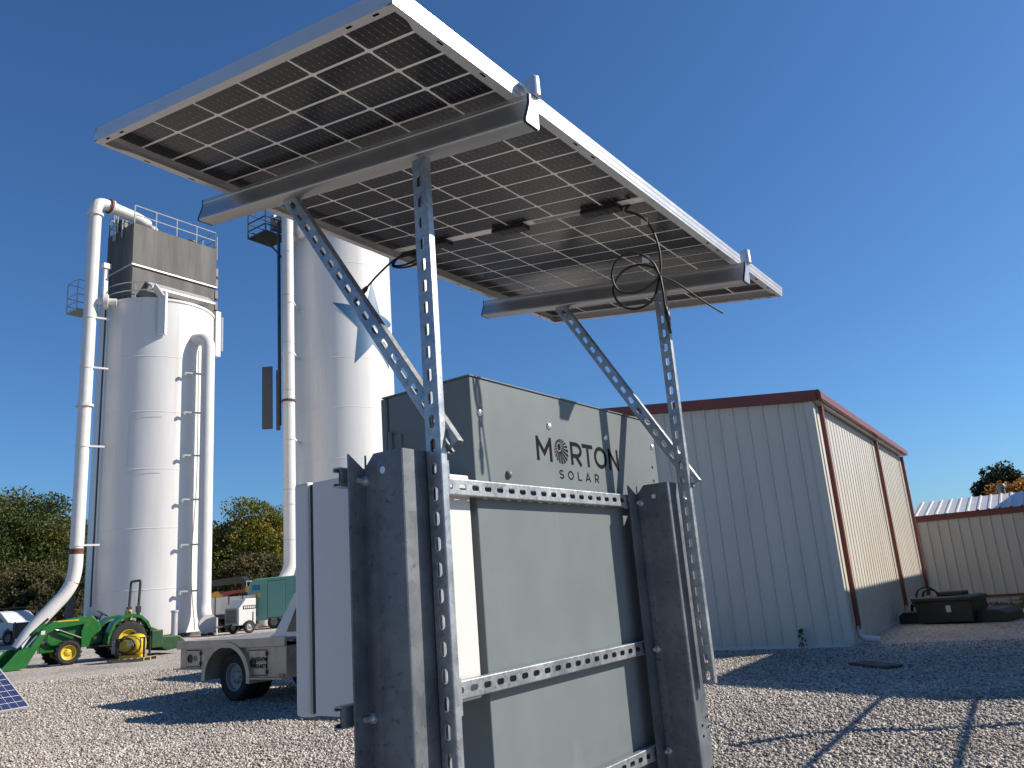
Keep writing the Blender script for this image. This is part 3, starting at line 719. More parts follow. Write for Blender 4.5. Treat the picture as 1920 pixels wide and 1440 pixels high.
mb = MB(); mb.tube(catmull([(6.3 + ofx, 1.9 + ofy, zb + .09), (7.08 + ofx, 1.25 + ofy, zb + .085), (7.4 + ofx, .32 + ofy, zb + .085), (7.85 + ofx, -.3 + ofy, zb + .09), (9.6 + ofx, -2.2 + ofy, zb + .3)], 6), .06, 8); mb.build('cross_bar', 'darksteel', AW)

# ------------------------------------------------------------------ silos
def P(o, lat, fw, z):          # offset from a silo axis: across / along the line of sight from the yard
    f_ = Vector((o[0] - CAM.x, o[1] - CAM.y)).normalized(); return Vector((o[0] + f_.y * lat + f_.x * fw, o[1] - f_.x * lat + f_.y * fw, z))
def silo_shell(par, R, top, seams):
    prof = [(R, 0)]
    for z in seams: prof += [(R, z - .03), (R + .012, z - .015), (R + .012, z + .015), (R, z + .03)]
    prof += [(R, top - .15), (R + .06, top - .14), (R + .06, top), (R - .1, top + .02), (R * .6, top + .15), (.01, top + .3)]
    return MB().lathe(prof, 96).build('shell', 'silo', par, 30)
def bend(pts, r, n=16, k=8): return MB().tube(catmull(pts, k), r, n)
def fillet_path(pts, rad_, k=6):
    """polyline with rounded corners"""
    pts = [Vector(p) for p in pts]; out = [pts[0]]
    for i in range(1, len(pts) - 1):
        a = (pts[i - 1] - pts[i]).normalized(); b = (pts[i + 1] - pts[i]).normalized()
        p0 = pts[i] + a * rad_; p2 = pts[i] + b * rad_
        for j in range(k + 1):
            t_ = j / k; out.append(p0 * (1 - t_) ** 2 + pts[i] * 2 * t_ * (1 - t_) + p2 * t_ * t_)
    out.append(pts[-1]); return out
S1 = (24.17, 42.65); zb1 = gz(*S1) - .1
s1 = thing('silo', 'tall white silo with dark hopper box and railings on top', 'silo', (S1[0], S1[1], zb1))
def L1(p): return Vector(p) - Vector((S1[0], S1[1], zb1))
R1 = 3.2; T1 = 19.15
silo_shell(s1, R1, T1 - zb1, [2.6, 5.8, 9.0, 12.2, 15.4])
MB().lathe([(R1 + .35, 0), (R1 + .35, .25), (R1, .25)], 64).build('footing', 'concrete', s1)
mb = MB()                                                       # weld seam outline of a plate
for a0, a1, z0, z1 in ((-.42, .12, 12.15, 12.19), (-.42, .12, 9.02, 9.06)):
    for q in range(10):
        b0 = a0 + (a1 - a0) * q / 10; b1 = a0 + (a1 - a0) * (q + 1) / 10
        mb.add([L1(P(S1, (R1 + .02) * math.sin(a), -(R1 + .02) * math.cos(a), z)) for a, z in ((b0, z0), (b1, z0), (b1, z1), (b0, z1))], [(0, 1, 2, 3)])
mb.add([L1(P(S1, (R1 + .02) * math.sin(a), -(R1 + .02) * math.cos(a), z)) for a, z in ((-.42, 9.02), (-.408, 9.02), (-.408, 12.19), (-.42, 12.19))], [(0, 1, 2, 3)])
mb.build('weld_seam', 'pipe', s1)
# hopper box
hx, hy = 2.75, 1.45; hc = P(S1, .18, 0, 0); hz0, hz1 = 19.2, 23.95
def hb(a, b): return MB().box(L1((hc.x + a[0], hc.y + a[1], a[2])), L1((hc.x + b[0], hc.y + b[1], b[2])))
hop = hb((-hx, -hy, 21.35), (hx, hy, hz1)).build('hopper_box', 'concrete', s1)
hb((-hx + .06, -hy + .06, 19.55), (hx - .06, hy - .06, 21.3)).build('hopper_skirt', 'concrete', s1)
hb((-hx - .05, -hy - .05, 21.30), (hx + .05, hy + .05, 21.38)).build('flange_band', 'railing', s1)
hb((-hx + .3, -hy + .35, 19.1), (hx - .5, hy - .3, 19.95)).build('hopper_neck', 'darksteel', s1)
mb = MB(); f_ = lambda a, b, t_: L1((hc.x + t_, hc.y - hy + .06 - a, b))
mb.prism([(0, 20.55), (.75, 20.0), (.75, 19.9), (0, 20.4)], -hx + .9, hx - .5, f_); mb.prism([(0, 19.95), (.30, 20.2), (.0, 20.3)], -hx + .95, hx - .55, f_); mb.build('louver_hood', 'railing', s1)
for sx in (-1, 1):
    MB().prism([(0, 19.0), (.45, 19.0), (0, 19.9)], -hy + .1, hy - .1, lambda a, b, t_: L1((hc.x + sx * (hx - .1 - a), hc.y + t_, b))).build('gusset', 'concrete', s1)
def railing(par, loc, pts, h, r=.035, mids=1, closed=False):
    mb = MB(); P_ = [Vector(p) for p in pts]
    for a, b in zip(P_[:-1], P_[1:]):
        n = max(1, round((b - a).length / 1.5))
        for k in range(1, mids + 2): mb.tube([loc(a + Vector((0, 0, h * k / (mids + 1)))), loc(b + Vector((0, 0, h * k / (mids + 1))))], r, 6)
        for k in range(n + 1):
            p = a + (b - a) * k / n; mb.tube([loc(p), loc(p + Vector((0, 0, h)))], r, 6)
    return mb.build('guard_rail', 'railing', par)
C4 = [(hc.x - hx + .05, hc.y - hy + .05, hz1), (hc.x + hx - .05, hc.y - hy + .05, hz1), (hc.x + hx - .05, hc.y + hy - .05, hz1), (hc.x - hx + .05, hc.y + hy - .05, hz1)]
railing(s1, L1, [C4[0], C4[1]], 1.15); railing(s1, L1, [C4[1], C4[2]], 1.15); railing(s1, L1, [C4[2], C4[3]], 1.15); railing(s1, L1, [C4[3], (C4[3][0], C4[3][1] - .9, hz1)], 1.15)
for lx, ly in ((-2.2, .9), (2.2, .6)):
    MB().lathe([(.38, 0), (.38, .9), (.42, .92), (.42, 1.0), (.01, 1.02)], 20, lambda x, y, h: L1((hc.x + lx + x, hc.y + ly + y, hz1 + h))).build('vent_stack', 'darksteel', s1, 40)
for lx, ly, hh in ((-2.9, .55, 1.9), (-2.9, .35, 1.5), (-2.85, -.35, 1.3), (2.95, -1.2, 1.0)):
    MB().tube([L1((hc.x + lx, hc.y + ly, hz1 - .6)), L1((hc.x + lx, hc.y + ly, hz1 + hh))], .035, 6).build('antenna', 'railing', s1)
for k in range(4): hb((hx + .02, -hy + .1, 19.9 + k * .75), (hx + .22, -hy + .5, 20.45 + k * .75)).build('antenna_panel', 'plastic', s1)
# ring rail left on the roof edge
pts = [P(S1, (R1 - .05) * math.sin(a), -(R1 - .05) * math.cos(a), T1) for a in [rad(x) for x in range(-95, 10, 12)]]
mb = MB()
for h in (.5, 1.0): mb.tube([L1(p + Vector((0, 0, h))) for p in pts], .035, 6)
for p in pts[::3]: mb.tube([L1(p), L1(p + Vector((0, 0, 1)))], .035, 6)
mb.build('guard_rail', 'railing', s1)
# riser duct in front and small boxes at the right side
a = rad(4); q0 = P(S1, R1 * math.sin(a), -(R1 + .12) * math.cos(a), 0)
MB().bar(L1((q0.x, q0.y, 16.9)), L1((q0.x, q0.y, 19.45)), .42, .28, FH).build('duct', 'silo', s1)
MB().bar(L1((q0.x - .2, q0.y + .3, 19.35)), L1((q0.x - .25, q0.y - .1, 19.55)), .9, .12, FH).build('duct_cap', 'railing', s1)
q1 = P(S1, R1 + .15, -.4, 0)
MB().bar(L1((q1.x, q1.y, 16.6)), L1((q1.x, q1.y, 19.5)), .32, .32).build('duct', 'silo', s1)
MB().tube([L1(P(S1, R1 + .45, -.3, z)) for z in (17.0, 19.2)], .07, 8).build('conduit', 'railing', s1)
# fill pipe on the left: up, over and into the hopper; dog-leg at the bottom
fp = P(S1, -3.5, -2.6, 0)
pth = fillet_path([P(S1, -5.75, -2.9, .45), P(S1, -5.3, -2.85, 1.3), P(S1, -3.75, -2.6, 3.1), (fp.x, fp.y, 3.9), (fp.x, fp.y, 25.1), (22.7, 42.2, 24.85), (23.7, 42.45, 24.4), (23.8, 42.5, 23.85)], .62)
fpipe = MB().tube([L1(p) for p in pth], .335, 18).build('fill_pipe', 'pipe', s1, 50)
def collar(par, loc, c, r, h, m='pipe', nrm=None):
    c = Vector(c); nrm = Vector(nrm or (0, 0, 1)).normalized()
    return MB().tube([loc(c - nrm * h / 2), loc(c + nrm * h / 2)], r, 20).build('pipe_flange', m, par, 40)
for z in (12.85, 24.2): collar(fpipe, L1, (fp.x, fp.y, z), .44, .14)
pd = Vector((22.7, 42.2, 24.85)) - Vector((fp.x, fp.y, 25.1)); pc = Vector((fp.x, fp.y, 25.1))
collar(fpipe, L1, pc + pd.normalized() * .80, .44, .10, 'rust', pd); collar(fpipe, L1, pc + pd.normalized() * .93, .43, .10, 'pipe', pd)
for z in (5.35, 10.6, 15.0, 17.9):
    mb = MB(); q = P(S1, -2.45, -2.5, z); mb.bar(L1(fp + Vector((.2, -.25, z))), L1((q.x, q.y, z)), .1, .1); mb.tube([L1((fp.x, fp.y, z - .05)), L1((fp.x, fp.y, z + .05))], .365, 18)
    mb.build('pipe_bracket', 'pipe', fpipe, 40)
mb = MB(); mb.tube([L1((fp.x, fp.y, 18.9)), L1((fp.x + 1.1, fp.y - .75, 18.9))], .2, 12); mb.tube([L1((fp.x + .55, fp.y - .37, 18.9)), L1((fp.x + .75, fp.y - .5, 18.9))], .42, 16); mb.build('branch_valve', 'pipe', fpipe, 40)
mb = MB(); mb.bar(L1(P(S1, -2.85, -2.1, 18.9)), L1(P(S1, -2.85, -2.1, 21.3)), .22, .22); mb.bar(L1(P(S1, -2.85, -2.1, 21.1)), L1(P(S1, -2.85, -2.1, 21.4)), .4, .4); mb.build('riser', 'pipe', s1)
MB().tube([L1(P(S1, -2.75, -2.05, z)) for z in (2.2, 18.6)], .05, 8).build('conduit', 'darksteel', s1)
MB().bar(L1((fp.x + .25, fp.y + .9, 0)), L1((fp.x + .25, fp.y + .9, 4.2)), .3, .3).build('support_column', 'darksteel', s1)
collar(fpipe, L1, (fp.x, fp.y, 5.05), .342, .28, 'rust').name = 'rust_patch'
# platform far left with cage
mb = MB(); c0 = P(S1, -4.2, .9, 19.3)
mb.box(L1(c0 + Vector((-.6, -.6, 0))), L1(c0 + Vector((.6, .6, .12))))
for dx_, dy_ in ((-.6, -.6), (.6, -.6), (-.6, .6), (.6, .6)): mb.tube([L1(c0 + Vector((dx_, dy_, 0))), L1(c0 + Vector((dx_, dy_, 1.9)))], .035, 6)
for z in (.5, 1.0, 1.9):
    mb.tube([L1(c0 + Vector(v)) for v in ((-.6, -.6, z), (.6, -.6, z), (.6, .6, z), (-.6, .6, z), (-.6, -.6, z))], .03, 6)
mb.bar(L1(c0 + Vector((0, -.5, 0))), L1(P(S1, -3.4, .3, 17.9)), .07, .07); mb.build('side_platform', 'railing', s1)
# vertical return pipe right, with brackets and capped elbow
vp = P(S1, 2.72, -3.0, 0); vt_ = P(S1, 2.0, -2.4, 16.95)
pth = fillet_path([(vt_.x, vt_.y, 16.95), (vp.x, vp.y, 16.95), (vp.x, vp.y, 1.45), P(S1, 2.85, -4.1, .88)], .62)
rp_ = MB().tube([L1(p) for p in pth], .37, 18).build('return_pipe', 'pipe', s1, 50)
e0 = P(S1, 2.86, -4.05, .90); e1 = P(S1, 2.90, -4.22, .87)
MB().tube([L1(e0), L1(e1)], .50, 24).build('pipe_cap', 'pipe', rp_, 40)
e2 = P(S1, 2.9, -3.8, .45); MB().tube([L1(e2), L1(e2 + Vector((0, 0, -.5)))], .35, 12).build('pipe_foot', 'rust', rp_, 40)
for z in (2.65, 5.1, 7.55, 10.0, 12.45, 14.75):
    mb = MB(); a_ = P(S1, 2.45, -2.95, z); b_ = P(S1, 1.5, -3.15, z + .0); mb.bar(L1(a_), L1(b_), .09, .09); mb.tube([L1(b_), L1(b_ + Vector((.0, 0, -.16)))], .07, 6); mb.build('pipe_bracket', 'railing', rp_)
MB().tube([L1(p) for p in catmull([P(S1, 2.2, -2.8, 16.2), P(S1, 2.25, -2.78, 9), P(S1, 2.05, -2.9, 4), P(S1, 2.3, -2.9, .6)], 6)], .02, 6).build('conduit', 'railing', s1)
MB().lathe([(.16, 0), (.16, 1.3), (.2, 1.32), (.2, 1.4), (.01, 1.42)], 14, lambda x, y, h: L1(P(S1, 1.25 + x, -4.35 + y, h + .3))).build('bollard', 'railing', s1, 40)

S2 = (37.55, 41.15); zb2 = gz(20, S2[1]) - .1; R2 = 3.72
s2 = thing('silo', 'white silo with a blue star and wave emblem behind the panel', 'silo', (S2[0], S2[1], zb2))
def L2(p): return Vector(p) - Vector((S2[0], S2[1], zb2))
silo_shell(s2, R2, 29.5, [3.4, 6.9, 10.4, 13.9, 17.4, 20.9, 24.4])
def on2(s_, z, off=.02): a = s_ / R2; return L2(P(S2, (R2 + off) * math.sin(a), -(R2 + off) * math.cos(a), z))
def patch(name, poly, m, off, cen=None, k=8):
    cx = sum(p[0] for p in poly) / len(poly) if cen is None else cen[0]; cz = sum(p[1] for p in poly) / len(poly) if cen is None else cen[1]
    mb = MB(); n = len(poly)
    for i in range(n):
        a, b = poly[i], poly[(i + 1) % n]
        for r_ in range(k):
            f0, f1 = r_ / k, (r_ + 1) / k
            for q in range(k):
                g0, g1 = q / k, (q + 1) / k
                pt = lambda f, g: on2(cx + ((a[0] + (b[0] - a[0]) * g) - cx) * f, cz + ((a[1] + (b[1] - a[1]) * g) - cz) * f, off)
                mb.add([pt(f0, g0), pt(f1, g0), pt(f1, g1), pt(f0, g1)], [(0, 1, 2, 3)])
    return mb.build(name, m, s2, 60)
star = [(2.4, 23.5), (1.85, 21.25), (-.55, 21.6), (1.2, 19.8), (.9, 17.2), (2.35, 18.75), (4.1, 17.2), (3.4, 19.4), (4.9, 20.9), (3.1, 21.1)]
patch('star_emblem', star, 'starblue', .02, (2.3, 20.0))
for zc in (20.35, 19.75, 19.15):
    top_ = []; bot_ = []
    for i in range(25):
        s_ = 2.5 + 2.6 * i / 24; zz = zc + .14 * math.sin(s_ * 6.0) - (s_ - 2.5) * .05
        top_.append((s_, zz + .15)); bot_.append((s_, zz - .13))
    mb = MB()
    for i in range(24): mb.add([on2(*top_[i], .03), on2(*bot_[i], .03), on2(*bot_[i + 1], .03), on2(*top_[i + 1], .03)], [(0, 1, 2, 3)])
    mb.build('wave_emblem', 'silo', s2)
f2 = Vector((32.38, 40.68, 0))
pth = fillet_path([(30.55, 40.75, .35), (30.55, 40.75, 1.6), (f2.x, f2.y, 3.55), (f2.x, f2.y, 28.6), P(S2, -2.5, -1.2, 28.9)], .75)
fp2 = MB().tube([L2(p) for p in pth], .40, 18).build('fill_pipe', 'pipe', s2, 50)
for z in (5.5, 8.7, 12, 15.3, 18.6, 22, 25.2): collar(fp2, L2, (f2.x, f2.y, z), .408, .05, 'railing')
collar(fp2, L2, (f2.x, f2.y, 14.6), .46, .14, 'rust')
collar(fp2, L2, (30.55, 40.75, 1.15), .47, .12, 'railing'); collar(fp2, L2, (30.55, 40.75, .5), .55, .16, 'pipe')
for z in (7.8, 12.0, 17.9, 21.5):
    q = P(S2, -2.9, -2.4, z); mb = MB(); mb.bar(L2((f2.x + .3, f2.y - .2, z)), L2((q.x, q.y, z)), .12, .12); mb.tube([L2((f2.x, f2.y, z - .06)), L2((f2.x, f2.y, z + .06))], .43, 18); mb.build('pipe_bracket', 'pipe', fp2, 40)
mb = MB(); mb.tube([L2((f2.x, f2.y, 27.0)), L2(P(S2, -2.9, -1.8, 27.0))], .24, 12); mb.tube([L2((f2.x + .75, f2.y - .3, 27.0)), L2((f2.x + 1.05, f2.y - .4, 27.0))], .5, 16); mb.build('branch_valve', 'pipe', fp2, 40)
ladder = MB().bar(L2((f2.x - .35, f2.y + .5, 13)), L2((f2.x - .35, f2.y + .5, 27.6)), .16, .16).build('ladder_rail', 'darksteel', s2)
mb = MB(); c0 = Vector((33.0, 43.6, 27.4))                       # service platform
mb.box(L2(c0 + Vector((-1.0, -1.0, 0))), L2(c0 + Vector((1.0, 1.0, .12))))
for z in (.6, 1.2, 2.0): mb.tube([L2(c0 + Vector(v)) for v in ((-1, -1, z), (1, -1, z), (1, 1, z), (-1, 1, z), (-1, -1, z))], .05, 6)
for v in ((-1, -1), (1, -1), (-1, 1), (1, 1)): mb.tube([L2(c0 + Vector((*v, 0))), L2(c0 + Vector((*v, 2.0)))], .05, 6)
mb.bar(L2(c0 + Vector((-.9, -.3, 0))), L2(c0 + Vector((.3, -1.9, -2.5))), .12, .12); mb.build('service_platform', 'darksteel', s2)
MB().box(L2(c0 + Vector((-.2, -.9, .5))), L2(c0 + Vector((.7, -.5, 1.6)))).build('control_box', 'greygear', s2)
MB().box(L2(c0 + Vector((-.1, -.95, 1.0))), L2(c0 + Vector((.35, -.91, 1.4)))).build('meter_box', 'pipe', s2)
for k, (a_, z0, z1) in enumerate(((-.75, 13.1, 17.45), (-.05, 13.0, 17.2))):
    b0 = P((32.9, 42.5), a_ + .1, 0, 0); hw_ = .36 if k == 0 else .13
    MB().prism([(-hw_, -.12), (hw_, -.12), (hw_ * .9, .1), (-hw_ * .9, .1)], z0, z1, lambda a, b, t_: L2((b0.x + RH.x * a + FH.x * b, b0.y + RH.y * a + FH.y * b, t_))).build('antenna_panel', 'antenna', s2, None, .03)

# ------------------------------------------------------------------ trees
def tree(name, label, x, y, h, r, leaf, seed, group=None, clumps=46, per=150, ls=.20, base=.22, conical=False, z0=None, cat='tree'):
    rg = np.random.default_rng(seed); zb = (gz(x, y) if z0 is None else z0) - .1
    t = thing(name, label, cat, (x, y, zb), 0, group)
    mb = MB(); mb.tube([(0, 0, 0), (.1, .05, h * .3), (-.05, .1, h * .6), (.05, 0, h * .9)], [r * .075, r * .06, r * .04, r * .015], 8)
    for k in range(7):
        a = rg.uniform(0, 6.28); z = h * rg.uniform(.25, .65); e = Vector((math.cos(a) * r * .7, math.sin(a) * r * .7, z + h * rg.uniform(.08, .22)))
        mb.tube([(0, .05, z), tuple(e * .5 + Vector((0, 0, z * .48))), tuple(e)], [r * .035, r * .024, r * .01], 5)
    mb.build('trunk', 'bark', t, 60)
    V = []
    for k in range(clumps):
        if conical:
            q = rg.uniform(0, 1) ** .8; z = h * (.06 + .93 * q); rr = r * (1 - q) ** .75 * rg.uniform(.45, 1); a = rg.uniform(0, 6.28)
            c = np.array([math.cos(a) * rr, math.sin(a) * rr, z]); cr = r * .28 * (1.15 - q)
        else:
            d = rg.normal(size=3); d /= np.linalg.norm(d); q = rg.uniform(.35, 1) ** .6
            hh = h * (1 - base) / 2; c = np.array([d[0] * r * q * .85, d[1] * r * q * .85, h * base + hh + d[2] * hh * q * .9]); cr = r * rg.uniform(.2, .36)
        n = int(per * rg.uniform(.7, 1.3))
        dd = rg.normal(size=(n, 3)); dd /= np.linalg.norm(dd, axis=1)[:, None]; rad__ = cr * rg.uniform(.3, 1, n) ** .5
        pos = c + dd * rad__[:, None] * np.array([1.15, 1.15, .7])
        u = rg.normal(size=(n, 3)); u /= np.linalg.norm(u, axis=1)[:, None]; v = np.cross(u, rg.normal(size=(n, 3))); v /= np.linalg.norm(v, axis=1)[:, None]
        s = ls * rg.uniform(.55, 1.3, n)[:, None]
        V.append(np.stack([pos - u * s, pos - v * s * .55, pos + u * s, pos + v * s * .55], 1))
    V = np.concatenate(V).reshape(-1, 3); nq = len(V) // 4
    me = bpy.data.meshes.new('crown'); me.vertices.add(len(V)); me.vertices.foreach_set('co', V.ravel())
    me.loops.add(nq * 4); me.loops.foreach_set('vertex_index', np.arange(nq * 4, dtype=np.int32)); me.polygons.add(nq)
    me.polygons.foreach_set('loop_start', np.arange(0, nq * 4, 4, dtype=np.int32)); me.update(calc_edges=True)
    me.materials.append(M[leaf]); link('crown', me, t); return t
def at(u, Dh):              # ground point seen in direction u (pixels across, horizontal depth Dh)
    k = (u - 960) / 1501.27 / math.cos(PITCH) ; return CAM + FH * Dh + RH * (Dh * k * .985)
gA, gB = 'trees behind the left silo', 'trees between the silos'
TL = [(-45, 74, 14.6, 5.6, 'leafA', 'olive green tree at the far left edge beyond the pickup'),
      (22, 76, 14.8, 5.4, 'leafA', 'tallest dense olive tree left of the first silo'),
      (72, 80, 14.0, 4.8, 'leafA', 'olive tree with yellow patches left of the white pipe'),
      (118, 84, 13.0, 4.4, 'leafE', 'brownish thin autumn tree just behind the white fill pipe'),
      (165, 88, 13.2, 4.4, 'leafE', 'brownish tree half hidden behind the left silo edge'),
      (45, 68, 7.0, 3.6, 'leafE', 'low brushy tree behind the fence left of the silo'),
      (105, 66, 5.6, 3.0, 'leafE', 'low shrubby tree behind the fence beside the pipe foot')]
for i, (u, D, h, r, lf, lb) in enumerate(TL):
    p = at(u + 10, D); tree('deciduous_tree', lb, p.x, p.y, h, r, lf, 20 + i, gA, 90, 330, .145 if r > 3.7 else .12, .12)
TM = [(395, 90, 10.6, 4.2, 'leafA', 'dark olive tree touching the right edge of the left silo'),
      (438, 84, 13.0, 4.8, 'leafB', 'golden green rounded tree between the two silos'),
      (488, 86, 12.4, 4.2, 'leafB', 'yellow autumn tree right of the golden tree between the silos'),
      (528, 95, 13.2, 4.2, 'leafA', 'thin tree directly behind the second silo pipe'),
      (462, 76, 6.5, 4.0, 'leafE', 'low dark brush tree behind the green trailer')]
for i, (u, D, h, r, lf, lb) in enumerate(TM):
    p = at(u + 8, D); tree('deciduous_tree', lb, p.x, p.y, h, r, lf, 40 + i, gB, 90, 320, .14, .05)
tree('cedar_tree', 'dark rounded cedar rising behind the low outbuilding roof', 70.6, 4.4, 8.3, 2.35, 'leafC', 61, None, 110, 260, .12, .0, z0=0)
tree('maple_tree', 'orange autumn tree right of the cedar at the frame edge', 66.0, 2.9, 7.0, 2.9, 'leafD', 62, None, 60, 240, .12, .15, z0=0)
tree('bare_tree', 'small grey bare treetop behind the shed corner', 64, 12.6, 5.9, 1.6, 'leafE', 63, None, 14, 60, .08, .4, z0=0)
# wood edge far behind (reads as one mass)
rg = np.random.default_rng(9); V = []
for k in range(420):
    u = rg.uniform(-260, 640); D = rg.uniform(95, 112); p = at(u, D); z = .6 + rg.uniform(0, 1) ** .8 * 7.2
    n = 70; dd = rg.normal(size=(n, 3)); dd /= np.linalg.norm(dd, axis=1)[:, None]
    pos = np.array([p.x, p.y, z]) + dd * (rg.uniform(.3, 1, n) ** .5 * 1.7)[:, None]
    uu = rg.normal(size=(n, 3)); uu /= np.linalg.norm(uu, axis=1)[:, None]; vv = np.cross(uu, rg.normal(size=(n, 3))); vv /= np.linalg.norm(vv, axis=1)[:, None]
    s = .3 * rg.uniform(.6, 1.3, n)[:, None]; V.append(np.stack([pos - uu * s, pos - vv * s * .6, pos + uu * s, pos + vv * s * .6], 1))
V = np.concatenate(V).reshape(-1, 3); nq = len(V) // 4
me = bpy.data.meshes.new('far_wood'); me.vertices.add(len(V)); me.vertices.foreach_set('co', V.ravel()); me.loops.add(nq * 4); me.loops.foreach_set('vertex_index', np.arange(nq * 4, dtype=np.int32))
me.polygons.add(nq); me.polygons.foreach_set('loop_start', np.arange(0, nq * 4, 4, dtype=np.int32)); me.update(calc_edges=True); me.materials.append(M['leafE'])
tag(link('far_wood', me), 'dark autumn wood edge far behind the silos', 'wood', kind='stuff')

# chain link fence behind the tractor
fa, fb = at(-90, 60), at(470, 66)
FE = thing('chain_link_fence', 'thin dark chain link fence in front of the trees', 'fence', (fa.x, fa.y, .55))
dv = (fb - fa); dv.z = 0; Lf = dv.length; dn = dv.normalized()
for k in range(int(Lf / 3) + 1):
    p = dn * 3 * k; MB().tube([(p.x, p.y, 0), (p.x, p.y, 2.35)], .04, 6).build('fence_post', 'darksteel', FE)
MB().tube([(0, 0, 2.3), (dn.x * Lf, dn.y * Lf, 2.3)], .03, 6).build('top_rail', 'darksteel', FE)
mb = MB(); st_ = .16; k = 0.
while k < Lf:
    for sgn in (1, -1):
        a = dn * k; b = dn * (k + sgn * 2.2); mb.add([(a.x, a.y, .05), (a.x + dn.x * .005, a.y + dn.y * .005, .05), (b.x + dn.x * .005, b.y + dn.y * .005, 2.28), (b.x, b.y, 2.28)], [(0, 1, 2, 3)])
    k += st_
tag(mb.build('wire_mesh', 'darksteel', FE), kind='stuff')

# ------------------------------------------------------------------ wheels
def wheel(par, c, R, wd, rim_r, rim_m, axis, name='wheel', lugs=0, out=1):
    """axis: unit vector along the axle (local of par) pointing outwards"""
    ax = Vector(axis).normalized(); zv = Vector((0, 0, 1)); xv = zv.cross(ax).normalized() if abs(ax.z) < .9 else Vector((1, 0, 0)); c = Vector(c)
    fn = lambda x, y, h: c + xv * x + zv * y + ax * h
    hw = wd / 2
    w_ = MB().lathe([(rim_r, -hw * .8), (R * .86, -hw * .98), (R * .95, -hw * .86), (R, -hw * .55), (R, hw * .55), (R * .95, hw * .86), (R * .86, hw * .98), (rim_r, hw * .8), (rim_r * .96, hw * .55)], 36, fn).build('tyre', 'tyre', par, 40)
    if lugs:
        mb = MB()
        for k in range(lugs):
            a = 2 * math.pi * k / lugs
            for s in (-1, 1):
                a2 = a + (math.pi / lugs if s > 0 else 0); da = .16 * (1.2 if lugs < 20 else .8)
                vs = []
                for r_ in (R * .98, R * 1.045):
                    for (dh, aa) in ((.02, a2), (hw * .95, a2 + da), (hw * .95, a2 + da + .09), (.02, a2 + .09)): vs.append(fn(r_ * math.cos(aa), r_ * math.sin(aa), s * dh))
                mb.add(vs, [(4, 5, 6, 7), (0, 1, 5, 4), (1, 2, 6, 5), (2, 3, 7, 6), (3, 0, 4, 7)])
        mb.build('tread_lugs', 'tyre', w_)
    rm = MB().lathe([(rim_r * .97, hw * .62), (rim_r, hw * .78), (rim_r * .93, hw * .74), (rim_r * .85, hw * .30), (rim_r * .55, hw * .18), (rim_r * .42, hw * .30), (rim_r * .3, hw * .42), (.004, hw * .44)], 28, fn).build('rim', rim_m, w_, 35)
    mb = MB()
    for k in range(6):
        a = k * math.pi / 3; mb.tube([fn(rim_r * .4 * math.cos(a), rim_r * .4 * math.sin(a), hw * .30), fn(rim_r * .4 * math.cos(a), rim_r * .4 * math.sin(a), hw * .42)], rim_r * .06, 6)
    mb.build('lug_nuts', 'darksteel', w_)
    return w_

# ------------------------------------------------------------------ tractor with front loader
hd = (-RH * math.cos(rad(45)) - FH * math.sin(rad(45))); lf_ = Vector((-hd.y, hd.x, 0))
fw = Vector((12.43, 27.2, 0)); org = fw - hd * 1.85 - lf_ * .66; org.z = gz(org.x, org.y)
TR = thing('tractor', 'green compact tractor with front loader parked in front of the left silo', 'tractor', mtx=frame_at(org, hd, lf_))
for y in (.70, -.70): wheel(TR, (0, y, .62), .62, .42, .34, 'yellow', (0, 1 if y > 0 else -1, 0), lugs=18)
for y in (.66, -.66): wheel(TR, (1.85, y, .385), .385, .29, .235, 'yellow', (0, 1 if y > 0 else -1, 0), lugs=16)
MB().prism([(.55, .55), (2.25, .62), (2.42, .75), (2.42, 1.12), (2.30, 1.22), (.95, 1.36), (.8, 1.36), (.7, .9)], -.30, .30, lambda a, b, t_: (a, t_, b)).build('hood', 'green', TR, None, .05)
MB().prism([(-.4, .42), (1.0, .42), (1.0, .8), (.3, .85), (-.4, .9)], -.26, .26, lambda a, b, t_: (a, t_, b)).build('transmission', 'plastic', TR)
MB().box((2.0, -.16, .42), (2.55, .16, .70)).build('front_axle_frame', 'green', TR, None, .02)
MB().box((1.78, -.6, .33), (1.92, .6, .46)).build('front_axle', 'darkgreen', TR)
for y0, y1 in ((.42, .92), (-.92, -.42)):
    pr = [(-.72, .95), (-.62, 1.18), (-.40, 1.38), (-.1, 1.47), (.25, 1.42), (.52, 1.20), (.66, .85), (.72, .55), (.66, .54), (.60, .80), (.46, 1.12), (.22, 1.33), (-.1, 1.38), (-.36, 1.30), (-.55, 1.12), (-.64, .94)]
    MB().prism(pr, y0, y1, lambda a, b, t_: (a, t_, b)).build('fender', 'green', TR)
MB().box((.35, .28, .48), (.95, .88, .52)).build('step', 'plastic', TR)
MB().box((-.3, -.42, .86), (.85, .42, .93)).build('floor_plate', 'plastic', TR)
st_ = MB().box((-.22, -.24, 1.08), (.26, .24, 1.22)).build('seat', 'yellow', TR, None, .05)
MB().box((-.30, -.23, 1.20), (-.18, .23, 1.62)).build('seat_back', 'yellow', st_, None, .05)
stw = MB(); stw.lathe([(.19 + .017 * math.cos(a), .017 * math.sin(a)) for a in [k * math.pi / 4 for k in range(9)]], 24, lambda x, y, h: (.62 + x * .85 + h * .5, y, 1.55 + x * .5 + h * .85))
stw.tube([(.62, 0, 1.55), (.78, 0, 1.25)], .03, 8); stw.bar((.45, 0, 1.455), (.79, 0, 1.645), .03, .02); stw.build('steering_wheel', 'plastic', TR, 50)
